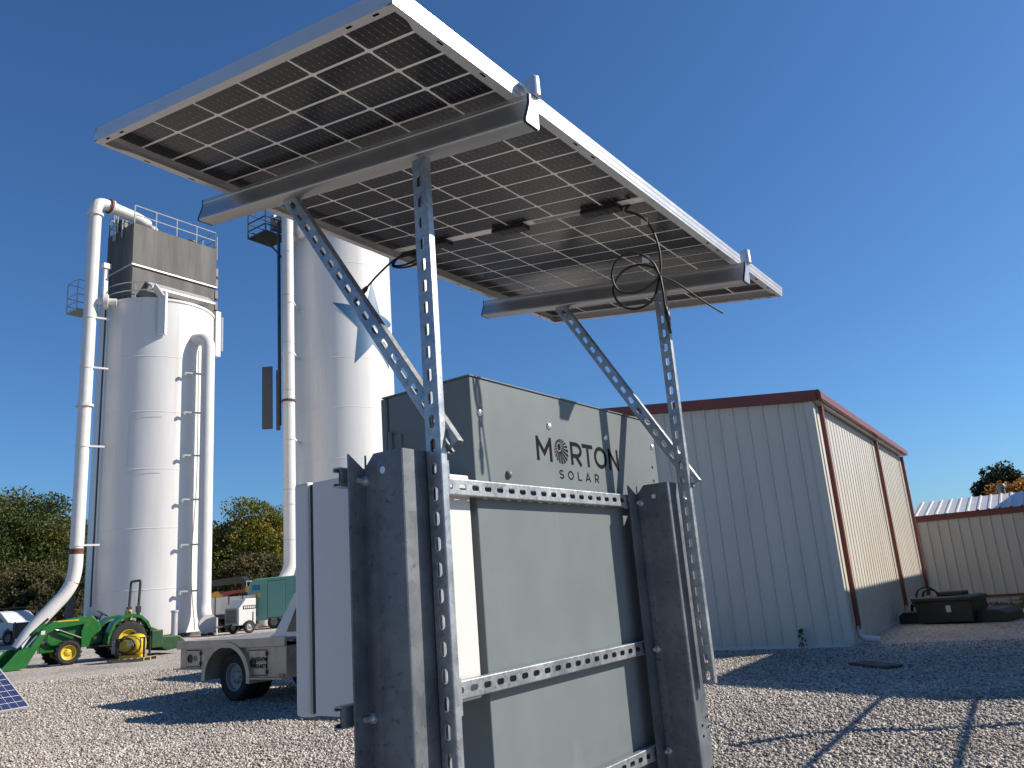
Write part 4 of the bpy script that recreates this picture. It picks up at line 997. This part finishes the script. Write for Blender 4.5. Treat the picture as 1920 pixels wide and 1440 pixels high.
for y in (.46, -.46):
    rb = MB(); rb.bar((-.42, y, .9), (-.42, y, 1.62), .10, .10); rb.bar((-.42, y, 1.60), (-.46, y, 2.52), .075, .075); rb.box((-.50, y - .06, 1.5), (-.34, y + .06, 1.72)); rb.build('roll_bar_post', 'plastic', TR, None, .012)
MB().tube(fillet_path([(-.46, .46, 2.45), (-.46, .46, 2.60), (-.46, -.46, 2.60), (-.46, -.46, 2.45)], .1), .045, 8).build('roll_bar_top', 'plastic', TR)
for y in (.42, -.42):
    la = MB(); f_ = lambda a, b, t_: (a, t_, b)
    la.prism([(.95, 1.36), (1.1, 1.52), (2.35, 1.36), (2.55, 1.24), (3.02, .42), (2.95, .28), (2.85, .30), (2.42, 1.04), (2.15, 1.17), (1.0, 1.28)], y - .05, y + .05, f_)
    la_o = la.build('loader_arm', 'green', TR, None, .01)
    MB().prism([(1.15, .5), (1.38, .5), (1.40, 1.0), (1.28, 1.42), (.98, 1.42), (1.02, 1.0)], y - .045, y + .045, f_).build('loader_tower', 'green', TR, None, .008)
    MB().tube([(1.35, y, .78), (2.1, y, 1.12)], .045, 8).build('lift_cylinder', 'plastic', la_o); MB().tube([(1.9, y, 1.03), (2.35, y, 1.22)], .022, 8).build('cylinder_rod', 'zinc', la_o)
    MB().tube([(2.2, y, 1.52), (2.72, y, 1.02)], .04, 8).build('tilt_cylinder', 'plastic', la_o); MB().tube([(2.68, y, 1.06), (3.02, y, .66)], .02, 8).build('cylinder_rod', 'zinc', la_o)
    MB().box((1.5, y + .051 * (1 if y > 0 else -1.05), 1.38), (2.15, y + .053 * (1 if y > 0 else -1), 1.42)).build('arm_stripe', 'yellow', la_o)
    MB().box((2.50, y + .051 * (1 if y > 0 else -1.05), 1.02), (2.62, y + .0535 * (1 if y > 0 else -1), 1.14)).build('warning_label', 'paper', la_o)
    MB().prism([(2.87, .25), (3.05, .2), (3.1, .62), (2.95, .70)], y - .07, y + .07, f_).build('bucket_bracket', 'green', TR)
MB().box((2.45, -.42, 1.02), (2.55, .42, 1.12)).build('loader_cross_tube', 'green', TR)
bk = MB(); f_ = lambda a, b, t_: (a, t_, b)
bpoly = [(2.98, .62), (3.0, .20), (3.1, .05), (3.38, .02), (3.80, .02)]
bk.prism(bpoly + [(3.80, .05), (3.40, .06), (3.15, .09), (3.05, .22), (3.03, .62)], -.85, .85, f_)
for y in (-.86, .84): bk.prism([(2.98, .62), (3.0, .20), (3.1, .05), (3.38, .02), (3.80, .02), (3.74, .12), (3.32, .60)], y, y + .02, f_)
bk.build('bucket', 'green', TR)
ti = MB(); ti.box((-1.15, -.9, .25), (-.75, .9, .85)); ti.prism([(-.7, .5), (-.7, 1.02), (-.95, .9), (-1.2, .62), (-1.75, .60), (-1.95, .42), (-1.9, .18), (-1.3, .12)], -.85, .85, f_); ti.build('rear_tiller', 'darkgreen', TR, None, .03)
for y in (-.35, .35): MB().bar((-.3, y, .55), (-1.0, y, .5), .06, .06).build('hitch_arm', 'plastic', TR)
MB().box((-.5, .30, .95), (-.42, .42, 1.08)).build('tail_lamp', 'orange', TR)

# yellow sprayer on a pallet
sp0 = CAM + RH * -13.0 + FH * 27.2; sp0.z = gz(sp0.x, sp0.y)
PA = thing('wooden_pallet', 'thin wooden pallet lying on gravel beside the tractor wheel', 'pallet', mtx=frame_at(sp0, RH, FH))
for k in range(6): MB().box((-.6 + k * .21, -.5, .09), (-.47 + k * .21, .5, .11)).build('slat', 'wood', PA)
for y in (-.46, 0, .46): MB().box((-.6, y - .04, 0), (.58, y + .04, .089)).build('stringer', 'wood', PA)
SPR = thing('sprayer_tank', 'yellow spray tank wrapped in black hose standing on the pallet', 'tank', mtx=frame_at(sp0 + Vector((0, 0, .111)), RH, FH))
MB().lathe([(.01, -.36), (.20, -.35), (.30, -.30), (.335, -.2), (.335, .2), (.30, .30), (.20, .35), (.01, .36)], 28, lambda x, y, h: (h, y, x + .40)).build('tank', 'tank', SPR, 50)
MB().lathe([(.10, 0), (.10, .05), (.01, .055)], 16, lambda x, y, h: (x, y, .735 + h)).build('lid', 'plastic', SPR)
MB().box((-.34, -.25, 0), (.34, .25, .08)).build('skid', 'tank', SPR)
MB().box((-.05, -.345, .38), (.16, -.335, .52)).build('sticker', 'paper', SPR)
mb = MB(); rg2 = random.Random(4)
for k in range(5):
    a0 = rg2.uniform(-.5, .5); rr = rg2.uniform(.24, .36); tl = rg2.uniform(-.5, .5)
    mb.tube([(rr * math.cos(q * .5236) * 1.05 + a0 * .15, -.38 - .02 * k + .05 * math.sin(q * .5236 + k), .40 + rr * math.sin(q * .5236) * (.85 + .1 * tl)) for q in range(13)], .016, 6)
mb.build('hose', 'plastic', SPR, 60)
fr = MB()
for x in (-.45, .45): fr.bar((x, -.2, 0), (x, -.2, .62), .05, .05); fr.bar((x, .2, 0), (x, .2, .62), .05, .05)
fr.bar((-.45, -.2, .60), (.45, -.2, .60), .04, .04); fr.build('stand', 'plastic', SPR)
MB().box((-.62, -.2, .15), (-.46, .1, .55)).build('pump', 'greygear', SPR, None, .03)

# ------------------------------------------------------------------ flatbed truck (axis along Y, front to -Y)
TK = thing('flatbed_truck', 'white work truck with pale metal flatbed and dual rear wheels', 'truck', (7.6, 11.6, 0))
D = lambda a, b: ((a[0] - 7.6, a[1] - 11.6, a[2]), (b[0] - 7.6, b[1] - 11.6, b[2]))
dk = MB().box(*D((7.62, 10.2, .985), (9.88, 13.1, 1.035))).build('deck', 'deck', TK, None, .006)
for k in range(9): MB().box(*D((7.70 + k * .24, 10.3, 1.036), (7.715 + k * .24, 13.05, 1.040))).build('deck_rib', 'bed', dk)
for xs_, xe in ((7.58, 7.63), (9.87, 9.92)):
    MB().box(*D((xs_, 10.05, .90), (xe, 13.12, 1.045))).build('side_rail', 'bed', TK, None, .006)
def skirt(xa, xb, nm):
    cy, cz, r = 11.62, .42, .60; pts = [(13.08, .55), (13.08, .895)] + [(10.08, .895), (10.08, .40), (10.55, .40)]
    arc = [(cy + r * math.cos(a), cz + r * math.sin(a)) for a in [rad(q) for q in range(178, -1, -14)]]
    arc = [(y, z) for y, z in arc if z > .40]
    poly = [(13.08, .56), (13.08, .895), (10.08, .895), (10.08, .40), (11.0, .40)] + [(cy + r * math.cos(rad(q)), cz + r * math.sin(rad(q))) for q in range(178, 12, -12)] + [(12.22, .56)]
    return MB().prism(poly, xa, xb, lambda a, b, t_: (t_ - 7.6, a - 11.6, b)).build(nm, 'bed', TK)
sk = skirt(7.64, 8.15, 'tool_box'); skirt(9.35, 9.86, 'tool_box')
fd = []
for q in range(-4, 190, 8): fd.append((11.62 + .68 * math.cos(rad(q)), .40 + .60 * math.sin(rad(q))))
for q in range(188, -6, -8): fd.append((11.62 + .59 * math.cos(rad(q)), .40 + .52 * math.sin(rad(q))))
MB().prism(fd, 7.56, 8.2, lambda a, b, t_: (t_ - 7.6, a - 11.6, b)).build('fender', 'bed', TK)
MB().box(*D((7.57, 10.1, .385), (7.70, 10.98, .41))).build('step_strip', 'bed', TK); MB().box(*D((7.57, 12.3, .545), (7.72, 13.2, .565))).build('step_strip', 'bed', TK)
for (y0, y1, z0, z1) in ((12.88, 12.45, .60, .87), (11.05 - .0, 10.58, .45, .84)):
    dd = MB().box(*D((7.628, y1, z0), (7.637, y0, z1))).build('tool_box_door', 'bed', TK, None, .003)
    MB().box(*D((7.632, y1 - .012, z0 - .012), (7.6385, y0 + .012, z1 + .012))).build('door_seam', 'black', dd)
    MB().lathe([(.075, 0), (.075, .012), (.05, .014), (.045, .004), (.01, .003)], 18, lambda x, y, h: (7.627 - h - 7.6, y0 - .12 + x - 11.6, (z0 + z1) / 2 + y)).build('door_latch', 'plastic', dd)
    for z in (z0 + .05, z1 - .05): MB().box(*D((7.612, y1 - .03, z - .03), (7.632, y1 + .005, z + .03))).build('hinge', 'plastic', dd)
def text(s, size, par, mtx, m, bold=.0):
    cu = bpy.data.curves.new('txt', 'FONT'); cu.body = s; cu.size = size; cu.extrude = .0004; cu.align_x = 'CENTER'; cu.offset = bold
    o = bpy.data.objects.new('txt', cu); COL.objects.link(o); dg = bpy.context.evaluated_depsgraph_get()
    me = bpy.data.meshes.new_from_object(o.evaluated_get(dg)); bpy.data.objects.remove(o); me.materials.clear(); me.materials.append(M[m])
    me.transform(mtx); q = bpy.data.objects.new('lettering', me); COL.objects.link(q); q.parent = par; return q
tm = lambda y, z: Matrix(((0, 0, -1, 7.6245 - 7.6), (-1, 0, 0, y - 11.6), (0, 1, 0, z), (0, 0, 0, 1)))
text('ELE0347M', .095, TK, tm(10.76, .665), 'black', .002); text('ME64073', .095, TK, tm(10.745, .555), 'black', .002)
MB().lathe([(.05, 0), (.05, .0008), (.038, .0008), (.038, 0)], 20, lambda x, y, h: (7.6265 - h - 7.6, 12.60 + x - 11.6, .735 + y)).build('round_sticker', 'black', TK)
text('D', .05, TK, tm(12.60, .718), 'black', .002)
MB().box(*D((7.618, 10.12, .415), (7.638, 10.26, .47))).build('side_marker', 'amber', TK)
for x, y in ((7.83, 11.6), (8.15, 11.6), (9.67, 11.6), (9.35, 11.6)): wheel(TK, (x - 7.6, 0, .405), .405, .245, .235, 'greygear', (-1 if x < 8.7 else 1, 0, 0))
for x in (7.83, 9.67): wheel(TK, (x - 7.6, 7.05 - 11.6, .405), .405, .245, .235, 'greygear', (-1 if x < 8.7 else 1, 0, 0))
MB().box(*D((8.3, 5.6, .5), (8.4, 12.9, .72))).build('chassis_rail', 'darksteel', TK); MB().box(*D((9.1, 5.6, .5), (9.2, 12.9, .72))).build('chassis_rail', 'darksteel', TK)
MB().tube([(8.15 - 7.6, 0, .405), (9.35 - 7.6, 0, .405)], .08, 10).build('rear_axle', 'darksteel', TK); MB().box(*D((8.4, 9.3, .35), (9.1, 10.1, .65))).build('fuel_tank', 'darksteel', TK)
# bulkhead with sloping side plates
for x in (7.64, 9.80): MB().prism([(10.52, 1.046), (10.38, 1.10), (9.86, 1.72), (9.62, 1.78), (9.58, 1.046)], x, x + .05, lambda a, b, t_: (t_ - 7.6, a - 11.6, b)).build('bulkhead_side', 'truckwhite', TK)
MB().box(*D((7.70, 9.72, 1.05), (9.79, 9.78, 1.76))).build('bulkhead', 'truckwhite', TK)
MB().prism([(10.05, 1.12), (9.80, 1.50), (9.72, 1.50), (9.72, 1.12)], 7.622, 7.639, lambda a, b, t_: (t_ - 7.6, a - 11.6, b)).build('bulkhead_window', 'glass', TK)
cabp = [(9.5, .5), (9.5, 1.15), (9.42, 1.95), (9.3, 2.02), (8.1, 2.02), (7.75, 1.92), (7.2, 1.32), (5.7, 1.2), (5.55, 1.05), (5.5, .5), (6.55, .5), (6.6, .75), (6.8, .9), (7.3, .9), (7.5, .75), (7.55, .5)]
MB().prism(cabp, 7.72, 9.74, lambda a, b, t_: (t_ - 7.6, a - 11.6, b)).build('cab', 'truckwhite', TK, None, .05)
for x in (7.700, 9.73): MB().prism([(9.2, 1.3), (9.2, 1.88), (8.2, 1.9), (7.85, 1.80), (7.45, 1.3)], x, x + .035, lambda a, b, t_: (t_ - 7.6, a - 11.6, b)).build('side_window', 'glass', TK)
MB().add([(7.9 - 7.6, 7.19 - 11.6, 1.36), (9.56 - 7.6, 7.19 - 11.6, 1.36), (9.5 - 7.6, 7.68 - 11.6, 1.90), (7.96 - 7.6, 7.68 - 11.6, 1.90)], [(0, 1, 2, 3)]).build('windshield', 'glass', TK)
for x in (7.85, 9.4): MB().box(*D((x, 5.48, .85), (x + .22, 5.53, 1.05))).build('headlight', 'paper', TK)

# ------------------------------------------------------------------ pickup, black trailer at far left
def gframe(u, Dh, ang=0):
    p = at(u, Dh); p.z = gz(p.x, p.y); r_ = RH * math.cos(ang) + FH * math.sin(ang); return frame_at(p, r_, Vector((-r_.y, r_.x, 0)))
PK = thing('pickup_truck', 'white pickup at the left frame edge behind the loader bucket', 'pickup', mtx=gframe(10, 50, rad(-18)))
pkp = [(-2.9, .45), (-2.9, 1.1), (-.55, 1.12), (-.45, 1.35), (-.2, 1.85), (.0, 1.93), (1.1, 1.93), (1.35, 1.83), (1.95, 1.28), (2.75, 1.16), (2.95, 1.0), (2.98, .45), (2.35, .45), (2.28, .75), (1.95, .92), (1.65, .75), (1.58, .45), (-1.2, .45), (-1.28, .75), (-1.6, .92), (-1.95, .75), (-2.0, .45)]
MB().prism(pkp, -1, 1, lambda a, b, t_: (a, t_, b)).build('body', 'truckwhite', PK, None, .06)
for y in (-1.004, .99):
    MB().prism([(-.25, 1.3), (-.05, 1.75), (.42, 1.78), (.42, 1.3)], y, y + .014, lambda a, b, t_: (a, t_, b)).build('side_window', 'glass', PK)
    MB().prism([(.5, 1.3), (.5, 1.78), (1.05, 1.78), (1.62, 1.3)], y, y + .014, lambda a, b, t_: (a, t_, b)).build('side_window', 'glass', PK)
for x in (-1.6, 1.95):
    for y in (-.88, .88): wheel(PK, (x, y, .39), .39, .26, .24, 'greygear', (0, 1 if y > 0 else -1, 0))
MB().tube([(.5, 0, 1.93), (.5, 0, 2.02)], .12, 12).build('roof_beacon', 'orange', PK)
BT = thing('black_trailer', 'low black utility trailer between the pickup and tractor loader', 'trailer', mtx=gframe(128, 43.5, rad(4)))
MB().box((-2.1, -.9, .55), (2.1, .9, .68)).build('bed', 'plastic', BT)
for y in (-.92, .88): MB().box((-2.1, y, .681), (2.1, y + .04, 1.32)).build('side_panel', 'plastic', BT)
MB().box((-2.14, -.88, .681), (-2.101, .88, 1.32)).build('end_panel', 'plastic', BT)
for k in range(6): MB().box((-2.05 + k * .8, -.955, .60), (-1.97 + k * .8, -.921, 1.36)).build('stake', 'darksteel', BT)
for x in (-.4, .4):
    for y in (-1.05, 1.05): wheel(BT, (x, y, .34), .34, .2, .2, 'greygear', (0, 1 if y > 0 else -1, 0))
MB().bar((2.1, 0, .6), (3.2, 0, .55), .1, .1).build('tongue', 'darksteel', BT)

# ------------------------------------------------------------------ machines between the silos
DT = thing('dump_trailer', 'dark two axle trailer with white side boards right of the left silo', 'trailer', mtx=gframe(418, 47, rad(8)))
MB().box((-2.6, -1.0, .72), (1.9, 1.0, .95)).build('chassis', 'darksteel', DT)
for k in range(6): MB().box((-2.55 + k * .74, -1.03, .99), (-1.87 + k * .74, -.99, 1.88)).build('side_board', 'whitegear', DT)
for k in range(7): MB().box((-2.60 + k * .74, -1.05, .95), (-2.555 + k * .74, -.985, 1.92)).build('stake', 'darksteel', DT)
MB().box((-2.55, .96, .96), (1.88, 1.0, 1.88)).build('far_board', 'whitegear', DT)
for x in (-.35, .50):
    for y in (-1.02, 1.02): wheel(DT, (x, y, .36), .36, .22, .2, 'greygear', (0, 1 if y > 0 else -1, 0))
MB().prism([(-1.1, .72), (-.8, .80), (.9, .80), (1.2, .72), (.9, .74), (-.8, .74)], -1.14, -1.0, lambda a, b, t_: (a, t_, b)).build('mudguard', 'darksteel', DT)
EX = thing('loader_machine', 'yellow and black loader with raised canopy behind the white side boards', 'loader', mtx=gframe(424, 50.5, rad(5)))
MB().box((-1.4, -.8, .3), (1.2, .8, 1.2)).build('body', 'darksteel', EX, None, .05)
for y in (-1.0, .6): MB().prism([(-1.6, .12), (-1.4, 0), (1.3, 0), (1.55, .15), (1.55, .5), (1.3, .62), (-1.4, .62), (-1.6, .5)], y, y + .4, lambda a, b, t_: (a, t_, b)).build('track', 'tyre', EX)
MB().prism([(-1.2, 1.2), (-1.15, 1.9), (-.8, 2.25), (-.55, 2.3), (-.2, 1.95), (.1, 1.85), (.1, 1.2)], -.6, .6, lambda a, b, t_: (a, t_, b)).build('engine_cover', 'orange', EX, None, .05)
cn = MB(); cn.prism([(-1.75, 2.62), (-1.4, 2.92), (.9, 3.05), (1.15, 2.85), (1.1, 2.72), (-1.2, 2.62), (-1.5, 2.45)], -.8, .8, lambda a, b, t_: (a, t_, b))
for x in (-1.5, 1.0):
    for y in (-.7, .7): cn.bar((x, y, 1.1), (x, y, 2.7), .09, .09)
cn.build('canopy', 'plastic', EX)
MB().bar((-.1, -.9, 2.1), (1.7, -.9, 2.25), .16, .2).build('boom', 'redpaint', EX); MB().box((1.2, -1.0, 2.1), (1.7, -.7, 2.42)).build('boom_head', 'orange', EX)
MB().tube([(1.25, -.85, 2.42), (1.25, -.85, 2.72), (1.5, -.85, 2.72), (1.55, -.85, 2.45)], .05, 8).build('hose_hook', 'paper', EX)
GN = thing('towable_generator', 'grey and white towable machine with radiator grille beside the green trailer', 'generator', mtx=gframe(452, 43.2, rad(-38)))
MB().prism([(-.75, .42), (-.75, 1.25), (-.35, 1.72), (.25, 1.72), (.25, .42)], -.62, .62, lambda a, b, t_: (t_, a, b)).build('enclosure', 'whitegear', GN, None, .02)
gr = MB().box((-.58, -.79, .50), (.58, -.752, 1.28)).build('grille_frame', 'greygear', GN); MB().box((-.46, -.80, .58), (.40, -.791, 1.18)).build('grille', 'mower', gr)
for k in range(9): MB().box((-.46, -.806, .61 + k * .062), (.40, -.801, .63 + k * .062)).build('grille_bar', 'greygear', gr)
MB().box((.30, -.81, .58), (.42, -.80, .68)).build('tail_lamp', 'redpaint', gr)
MB().box((.622, -.5, 1.20), (.635, .22, 1.38)).build('name_plate', 'black', GN)
for k in range(6): MB().box((.636, -.46 + k * .11, 1.235), (.640, -.385 + k * .11, 1.345)).build('plate_mark', 'paper', GN)
MB().box((.622, .05, .6), (.64, .10, 1.05)).build('door_handle', 'plastic', GN)
for x in (-.72, .72): wheel(GN, (x, -.2, .32), .32, .18, .19, 'greygear', (1 if x > 0 else -1, 0, 0))
MB().bar((0, -.75, .45), (0, -1.7, .42), .08, .08).build('tongue', 'darksteel', GN); MB().bar((0, -1.6, .9), (0, -1.6, .05), .07, .07).build('jack_stand', 'railing', GN)
GT = thing('green_trailer', 'large green enclosed trailer standing left of the second silo pipe', 'trailer', mtx=gframe(520, 47.5, rad(6)))
MB().prism([(-1.72, .5), (-1.72, 2.35), (-1.55, 2.68), (-1.3, 2.78), (1.9, 2.85), (1.9, .5)], -1.0, 1.0, lambda a, b, t_: (a, t_, b)).build('body', 'greenbox', GT, None, .04)
MB().box((-1.735, -.92, 1.0), (-1.722, .92, 2.2)).build('front_panel', 'greygear', GT); MB().box((-1.50, -1.012, 2.15), (-1.05, -1.002, 2.45)).build('blue_sticker', mat('sticker_blue', (.03, .16, .34), .4), GT)
MB().box((-1.62, -1.012, 1.75), (-1.02, -1.002, 1.98)).build('warning_sticker', 'tank', GT)
MB().box((-.62, -1.02, .62), (.30, -1.003, 2.60)).build('side_door', 'greenbox', GT, None, .01); MB().box((-.65, -1.008, .58), (.33, -1.0015, 2.64)).build('door_gap', 'darksteel', GT)
MB().box((1.2, -1.01, .7), (1.7, -1.002, 1.25)).build('vent', 'whitegear', GT)
for x in (-.3, .6):
    for y in (-.9, .9): wheel(GT, (x, y, .36), .36, .22, .2, 'greygear', (0, 1 if y > 0 else -1, 0))

# ------------------------------------------------------------------ blue solar panel leaning at bottom left
A = Vector((6.17, 15.57, 1.55 - 1.51)); ph = rad(68); tau = rad(38)
e1 = -RH * math.cos(ph) - FH * math.sin(ph); hv = FH * math.cos(ph) - RH * math.sin(ph)
e2 = hv * math.cos(tau) + Vector((0, 0, math.sin(tau))); nn = e2.cross(e1).normalized()
if nn.z < 0: nn = -nn
LPm = axes(A + Vector((0, 0, .02)), e1, e2, nn)
LP = thing('leaning_panel', 'blue framed solar panel leaning at the bottom left corner', 'solar panel', mtx=LPm)
for a, b in (((0, 0, 0), (1.0, .03, .04)), ((0, 1.62, 0), (1.0, 1.65, .04)), ((0, .031, 0), (.03, 1.619, .04)), ((.97, .031, 0), (1.0, 1.619, .04))): MB().box(a, b).build('frame_side', 'alu', LP)
MB().box((.031, .031, .02), (.969, 1.619, .030)).build('glass_sheet', 'sheet', LP)
cm2 = None
for i in range(6):
    for j in range(10):
        if cm2 is None:
            o = MB().box((-.0755, -.0755, 0), (.0755, .0755, .0012)).build('cell', 'cellblue', LP); cm2 = o.data
        else:
            o = bpy.data.objects.new('cell', cm2); COL.objects.link(o); o.parent = LP
        o.location = (.5 + (i - 2.5) * .1565, .825 + (j - 4.5) * .1585, .0302)
st_ = MB(); st_.bar((.2, 1.5, -.005), (.2, 1.05, -.95), .04, .04); st_.bar((.8, 1.5, -.005), (.8, 1.05, -.95), .04, .04); st_.build('prop_leg', 'strut', LP)

# ------------------------------------------------------------------ mower attachment, board, weeds at right
MO = thing('mower_deck', 'dark rotary mower attachment with hoses lying by the low outbuilding', 'mower', (20.35, 2.02, 0), rad(-100))
mx = [(-1.15, 0), (-1.15, .18), (-1.02, .27), (1.0, .27), (1.13, .18), (1.15, 0)]
MB().prism([(a, b) for a, b in mx], -.75, .55, lambda a, b, t_: (a, -t_, b)).build('deck', 'mower', MO, None, .02)
MB().prism([(-.62, .02), (-.66, .50), (-.60, .56), (.50, .60), (.56, .54), (.55, .05)], -.32, .78, lambda a, b, t_: (a, -t_, b)).build('housing', 'mower', MO, None, .015)
MB().box((-.70, -.83, .50), (.60, .30, .58)).build('cover_plate', 'mower', MO, None, .015)
MB().box((.02, -.7965, .26), (.12, -.782, .40)).build('sticker', 'paper', MO)
MB().box((-.3, -.2, .581), (.25, .2, .68)).build('motor_mount', 'mower', MO, None, .02)
mb = MB()
for c_, r_ in (((-.55, -.2, .55), .25), ((-.50, -.1, .55), .19), ((-.72, -.35, .30), .19), ((-.76, -.30, .28), .14)):
    mb.tube([(c_[0] + r_ * math.cos(q * .4), c_[1] + .04 * math.sin(q), c_[2] + r_ * math.sin(q * .4)) for q in range(17)], .022, 6)
mb.build('hose', 'plastic', MO, 60)
bd = MB().box((-.42, -.16, 0), (.42, .16, .035)); b_o = bd.build('cover_board', 'board', None, None, .006, (11.98, 2.06, .012)); b_o.rotation_euler = (0, 0, math.atan2(-.79, -.68))
tag(b_o, 'flat dark board lying in the shaded gravel before the shed', 'board')
MB_w = random.Random(8)
def weeds(name, label, cat, pts, hh, par_kind, n, m='grass'):
    mb = MB()
    for (x, y, s) in pts:
        for k in range(n):
            a = MB_w.uniform(0, 6.28); rr = s * MB_w.uniform(0, 1) ** .5; bx, by = x + rr * math.cos(a), y + rr * math.sin(a); h_ = hh * MB_w.uniform(.4, 1.2); l_ = MB_w.uniform(-.4, .4) * h_; l2 = MB_w.uniform(-.4, .4) * h_; wv = .012 + hh * .03
            ca, sa = math.cos(a + 1), math.sin(a + 1)
            mb.add([(bx - ca * wv, by - sa * wv, 0), (bx + ca * wv, by + sa * wv, 0), (bx + l_ * .5 + ca * wv * .8, by + l2 * .5 + sa * wv * .8, h_ * .6), (bx + l_, by + l2, h_), (bx + l_ * .5 - ca * wv * .8, by + l2 * .5 - sa * wv * .8, h_ * .6)], [(0, 1, 2, 3, 4)])
    return tag(mb.build(name, m), label, cat, kind=par_kind)
pts = [(MB_w.uniform(21.5, 28.3), MB_w.uniform(-.8, 2.6), .5) for k in range(26)]
weeds('weed_patch', 'sparse dry grass and weeds along the low outbuilding wall', 'grass', pts, .12, 'stuff', 70)
wp = thing('weed', 'small green weed growing at the foot of the shed wall', 'weed', (14.78, 3.95, 0))
mb = MB()
for k in range(40):
    a = MB_w.uniform(0, 6.28); z = MB_w.uniform(.03, .36); r_ = .1 * (1 - z / .5) * MB_w.uniform(.3, 1); s = .035
    c_ = Vector((r_ * math.cos(a), r_ * math.sin(a), z)); u = Vector((MB_w.gauss(0, 1), MB_w.gauss(0, 1), MB_w.gauss(0, 1))).normalized() * s; v = u.orthogonal().normalized() * s * .6
    mb.add([c_ - u, c_ - v, c_ + u, c_ + v], [(0, 1, 2, 3)])
mb.build('leaves', 'leafA', wp); MB().tube([(0, 0, 0), (.01, 0, .2), (0, .01, .36)], [.006, .005, .002], 5).build('stem', 'bark', wp)
